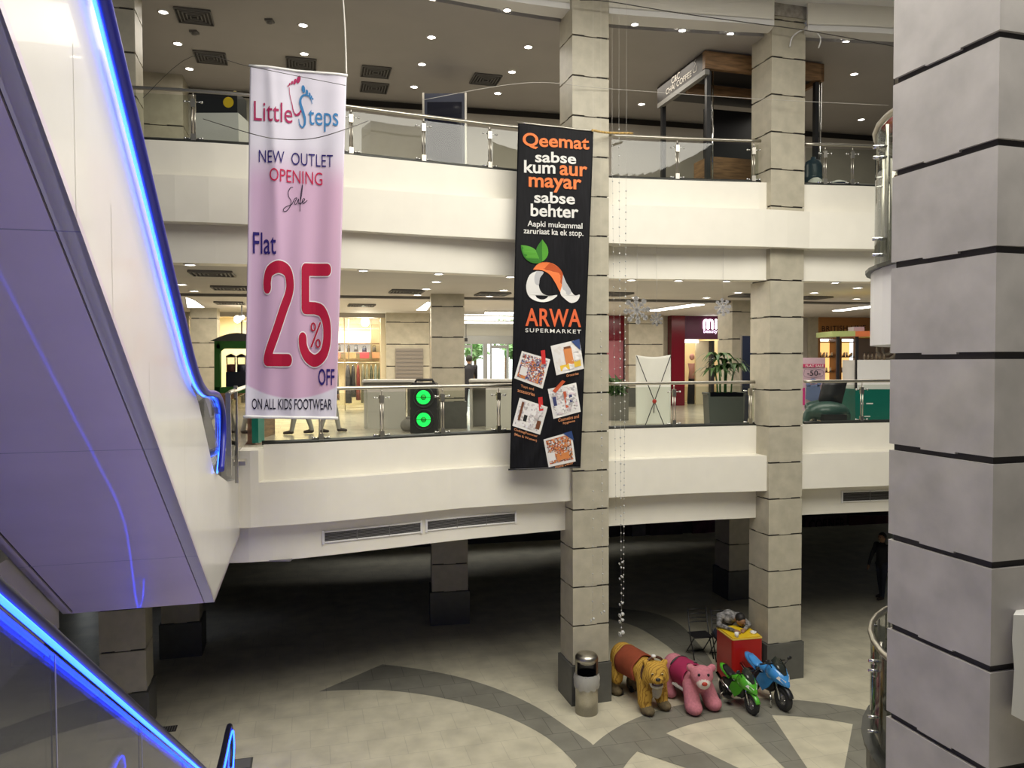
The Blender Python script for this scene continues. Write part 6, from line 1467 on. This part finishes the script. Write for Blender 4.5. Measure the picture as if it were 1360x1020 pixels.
# folding chairs
def folding_chair(label, loc, rz):
    t = thing('folding_chair', label, 'chair', loc, rz, 'folding chairs beside the red counter')
    for s in (-1, 1):
        MB().tube([(s * .21, -.22, 0.01), (s * .21, .02, .46), (s * .20, .16, .98)], .013, 8).build('leg', M['black'], t)
        MB().tube([(s * .185, .26, 0.01), (s * .185, -.16, .46)], .012, 8).build('leg', M['black'], t)
    MB().box((0, -.02, .465), (.40, .36, .025)).build('seat', M['black'], t)
    for z in (.70, .78, .86, .95): MB().tube([(-.205, .02 + (z - .46) * .27, z), (0, .05 + (z - .46) * .27, z), (.205, .02 + (z - .46) * .27, z)], .011, 6).build('back_slat', M['black'], t)
    MB().tube([(-.185, .23, .04), (.185, .23, .04)], .010, 6).build('stretcher', M['black'], t)
    return t
ch = folding_chair('empty black folding chair standing alone beside the red counter', (3.92, 15.95, 0), math.radians(10))
dup(ch, (4.37, 15.83, 0), math.radians(4), 'black folding chair under the person sleeping at the counter')


# ------------------------------------------------------------------ people
def person(label, loc, rz, pose, shirt, trousers, hair=True, group=None):
    """pose: dict of joints; one continuous body, hair as its own piece"""
    t = thing('person', label, 'person', loc, rz)
    J = pose; pr = []
    c = lambda a, b, r0, r1, m: pr.append(('c', J[a], J[b], r0, r1, m))
    c('hip', 'belly', .145, .14, 0); c('belly', 'chest', .14, .155, 0); c('chest', 'neck', .12, .06, 0); c('neck', 'head', .055, .06, 2)
    pr.append(('e', J['head'], (.085, .10, .115), J.get('hrot'), 2))
    hd = Vector(J['head']); fd = Vector(J.get('face', (0, -1, 0))).normalized()
    pr.append(('e', tuple(hd + fd * .10 - Z * .01), (.018, .018, .022), None, 2))
    sd = fd.cross(Z).normalized()
    for s in (-1, 1): pr.append(('e', tuple(hd + sd * (.088 * s) - Z * .01), (.014, .022, .03), None, 2))
    for s in ('l', 'r'):
        c('chest', s + 'sh', .11, .075, 0); c(s + 'sh', s + 'el', .065, .05, 0); c(s + 'el', s + 'wr', .048, .036, 0 if J.get('sleeve', 1) else 2)
        w_ = Vector(J[s + 'wr']); d = (w_ - Vector(J[s + 'el'])).normalized(); n = d.cross(Vector((0, 0, 1))); n = (n if n.length > .1 else Vector((0, 1, 0))).normalized()
        palm = w_ + d * .06; pr.append(('c', tuple(w_), tuple(palm), .032, .036, 2))
        for k, (o, L) in enumerate(((-.03, .065), (-.01, .08), (.011, .075), (.03, .058))):
            a = palm + n * o; m1 = a + d * (L * .55); pr.append(('c', tuple(a), tuple(m1), .0125, .0115, 2)); pr.append(('c', tuple(m1), tuple(m1 + (d * .8 - Z * .5) * (L * .5)), .0115, .010, 2))
        th = w_ + d * .03; pr.append(('c', tuple(th + n * (.03 if s == 'l' else -.03)), tuple(th + n * (.062 if s == 'l' else -.062) + d * .05), .014, .011, 2))
        c('hip', s + 'hp', .13, .105, 1); c(s + 'hp', s + 'kn', .10, .065, 1); c(s + 'kn', s + 'an', .065, .048, 1)
        a = Vector(J[s + 'an']); fdir = Vector(J.get(s + 'toe', (0, -1, 0))).normalized()
        pr.append(('c', tuple(a - Z * .03), tuple(a + fdir * .15 - Z * .045), .045, .036, 3))
    body = blob('body', pr, [shirt, trousers, M['skin'], M['shoe']], .016, t, 2)
    if hair:
        mb = MB().ell(hd - fd * .018 + Z * .028, (.096, .108, .108), R=bpy_euler(J['hrot']) if J.get('hrot') else None, n=20, m=14)
        keep = [(v, 0) for v in mb.v]
        o = mb.build('hair', M['hair'], t); bm = bmesh.new(); bm.from_mesh(o.data)
        kill = [v for v in bm.verts if ((v.co - hd).dot(fd) > (.075 if fd.z < -.3 else .045) and ((v.co - hd).z < .07 or fd.z < -.3)) or ((v.co - hd).z < -.06 and fd.z > -.3)]
        bmesh.ops.delete(bm, geom=kill, context='VERTS'); bm.to_mesh(o.data); bm.free()
    for s in (-1, 1): MB().ell(hd + fd * .088 + sd * (.033 * s) + Z * .018, .011, n=8, m=6).build('eye', M['black'], t)
    MB().ell(hd + fd * .092 - Z * .052, (.026, .008, .008), n=10, m=6).build('mouth', mat('lips', (.2, .08, .06), .5), t)
    return t
def standing(stride=0.0, arm=0.12):
    return dict(hip=(0, 0, .93), belly=(0, 0, 1.08), chest=(0, 0, 1.30), neck=(0, 0, 1.46), head=(0, -.015, 1.60), lsh=(.19, 0, 1.38), rsh=(-.19, 0, 1.38), lel=(.23, arm, 1.10), rel=(-.23, -arm, 1.10), lwr=(.24, arm - .08, .86), rwr=(-.24, -arm - .08, .86),
                lhp=(.09, 0, .90), rhp=(-.09, 0, .90), lkn=(.10, -stride * .5 - .02, .50), rkn=(-.10, stride * .35, .50), lan=(.10, -stride, .085), ran=(-.10, stride, .085))
person('person in dark shirt standing with back turned before the exit doors', Vector((atY(623, 500, 22.5).x, 22.5, Z1)), PI + .2, standing(.03), M['dark_cloth'], M['dark_cloth'])
person('person in dark trousers walking behind the pink banner foot', Vector((atY(401, 570, 16.4).x, 16.4, Z1)), math.radians(-80), standing(.20), M['plaid'], M['grey_cloth'])
person('person in light grey trousers walking behind the banner toward the clothes shop', Vector((atY(438, 570, 16.75).x, 16.75, Z1)), math.radians(95), standing(.18), M['dark_cloth'], mat('light_grey_trousers', (.36, .345, .32), .85))
person('person in dark clothes standing in the shade near the close column edge', Vector((atZ(1168, 795, 0).x + .06, atZ(1168, 795, 0).y, 0)), math.radians(-70), standing(.08), M['dark_cloth'], M['denim'])
L = lambda a, b, z: tuple((Vector((4.53, 15.0, 0)) + cu_ * a + cv_ * b + Z * z - Vector((4.5, 15.95, 0))))
sl = dict(hip=(0, 0.03, .58), belly=(0, -.14, .78), chest=(0.0, -.42, 1.02), neck=(.08, -.60, 1.06), head=(.16, -.70, 1.045), face=(.15, -.35, -.92), hrot=(1.2, 0, .3), lsh=(.19, -.46, 1.06), rsh=(-.18, -.44, 1.05), lel=(.33, -.72, .97), rel=(-.28, -.74, .97), lwr=(.16, -.96, .955), rwr=(-.05, -1.02, .955),
          lhp=(.10, 0, .55), rhp=(-.10, 0, .55), lkn=(.12, -.40, .52), rkn=(-.12, -.40, .52), lan=(.12, -.38, .085), ran=(-.12, -.36, .085))
person('person in patterned shirt asleep with head down on the red counter', (4.36, 15.80, 0), 0.0, sl, mat('dark_patterned_shirt', (.36, .35, .35), .85, nscale=15, namt=1, ncol=(.012, .012, .014)), M['denim'])

# ------------------------------------------------------------------ dark shop fronts of the ground floor
def bw(px, py):
    o = Vector((0, 26.2, 0)); n = wv; r = ray(px, py); t_ = (o - EYE).dot(n) / r.dot(n); return EYE + r * t_ - wv * .05
t = thing('shop_sign', 'dark unlit letter sign over the shaded ground floor shop', 'sign', bw(1095, 700), wc=True)
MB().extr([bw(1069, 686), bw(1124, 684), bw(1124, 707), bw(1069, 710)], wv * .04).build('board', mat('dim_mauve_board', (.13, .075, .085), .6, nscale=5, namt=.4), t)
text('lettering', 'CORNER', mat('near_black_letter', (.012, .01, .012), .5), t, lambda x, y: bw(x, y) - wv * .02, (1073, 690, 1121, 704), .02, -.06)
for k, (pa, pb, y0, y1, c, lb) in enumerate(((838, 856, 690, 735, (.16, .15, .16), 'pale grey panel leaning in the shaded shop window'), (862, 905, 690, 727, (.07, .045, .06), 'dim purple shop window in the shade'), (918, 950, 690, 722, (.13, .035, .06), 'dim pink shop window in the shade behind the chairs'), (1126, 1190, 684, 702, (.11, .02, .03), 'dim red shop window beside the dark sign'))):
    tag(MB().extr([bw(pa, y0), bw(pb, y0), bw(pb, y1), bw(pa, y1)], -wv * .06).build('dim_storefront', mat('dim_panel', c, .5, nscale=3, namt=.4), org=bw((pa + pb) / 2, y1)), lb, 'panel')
for pa, pb, y in ((640, 745, 733),): 
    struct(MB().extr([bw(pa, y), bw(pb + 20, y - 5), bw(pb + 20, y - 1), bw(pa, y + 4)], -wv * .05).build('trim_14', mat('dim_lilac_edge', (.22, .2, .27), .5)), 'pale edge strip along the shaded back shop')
p = atZ(222, 969, 0); t = thing('floor_grate', 'small dark floor grate near the escalator foot', 'floor grate', (p.x, p.y, 0.004), ANG)
MB().box((0, 0, 0.003), (.30, .22, .006)).build('backing', M['joint'], t); mb = MB()
for k in range(7): mb.box((-.12 + k * .04, 0, .009), (.014, .2, .008))
mb.build('grille', M['vent'], t)
p = atZ(320, 1012, 0); t = thing('floor_grate', 'larger dark floor hatch by the escalator newel', 'floor grate', (p.x - .05, p.y - .1, .004), ANG); MB().box((0, 0, .004), (.5, .34, .008)).build('plate', M['plinth'], t); MB().box((0, 0, .01), (.44, .28, .004)).build('grille', M['vent'], t)
p = atZ(345, 752, ZCB); t = thing('perforated_panel', 'perforated grey ceiling panel in the shade below the parapet', 'ceiling panel', (p.x, p.y + .55, ZCB), wc=False)
MB().box((0, 0, .0), (.75, .5, .02)).build('panel', mat('dim_perforated', (.16, .15, .17), .6), t)
for i in range(8):
    for j in range(4): MB().cyl((-.31 + i * .088, -.18 + j * .12, -.012), (-.31 + i * .088, -.18 + j * .12, -.009), .02, n=8).build('hole', M['joint'], t)
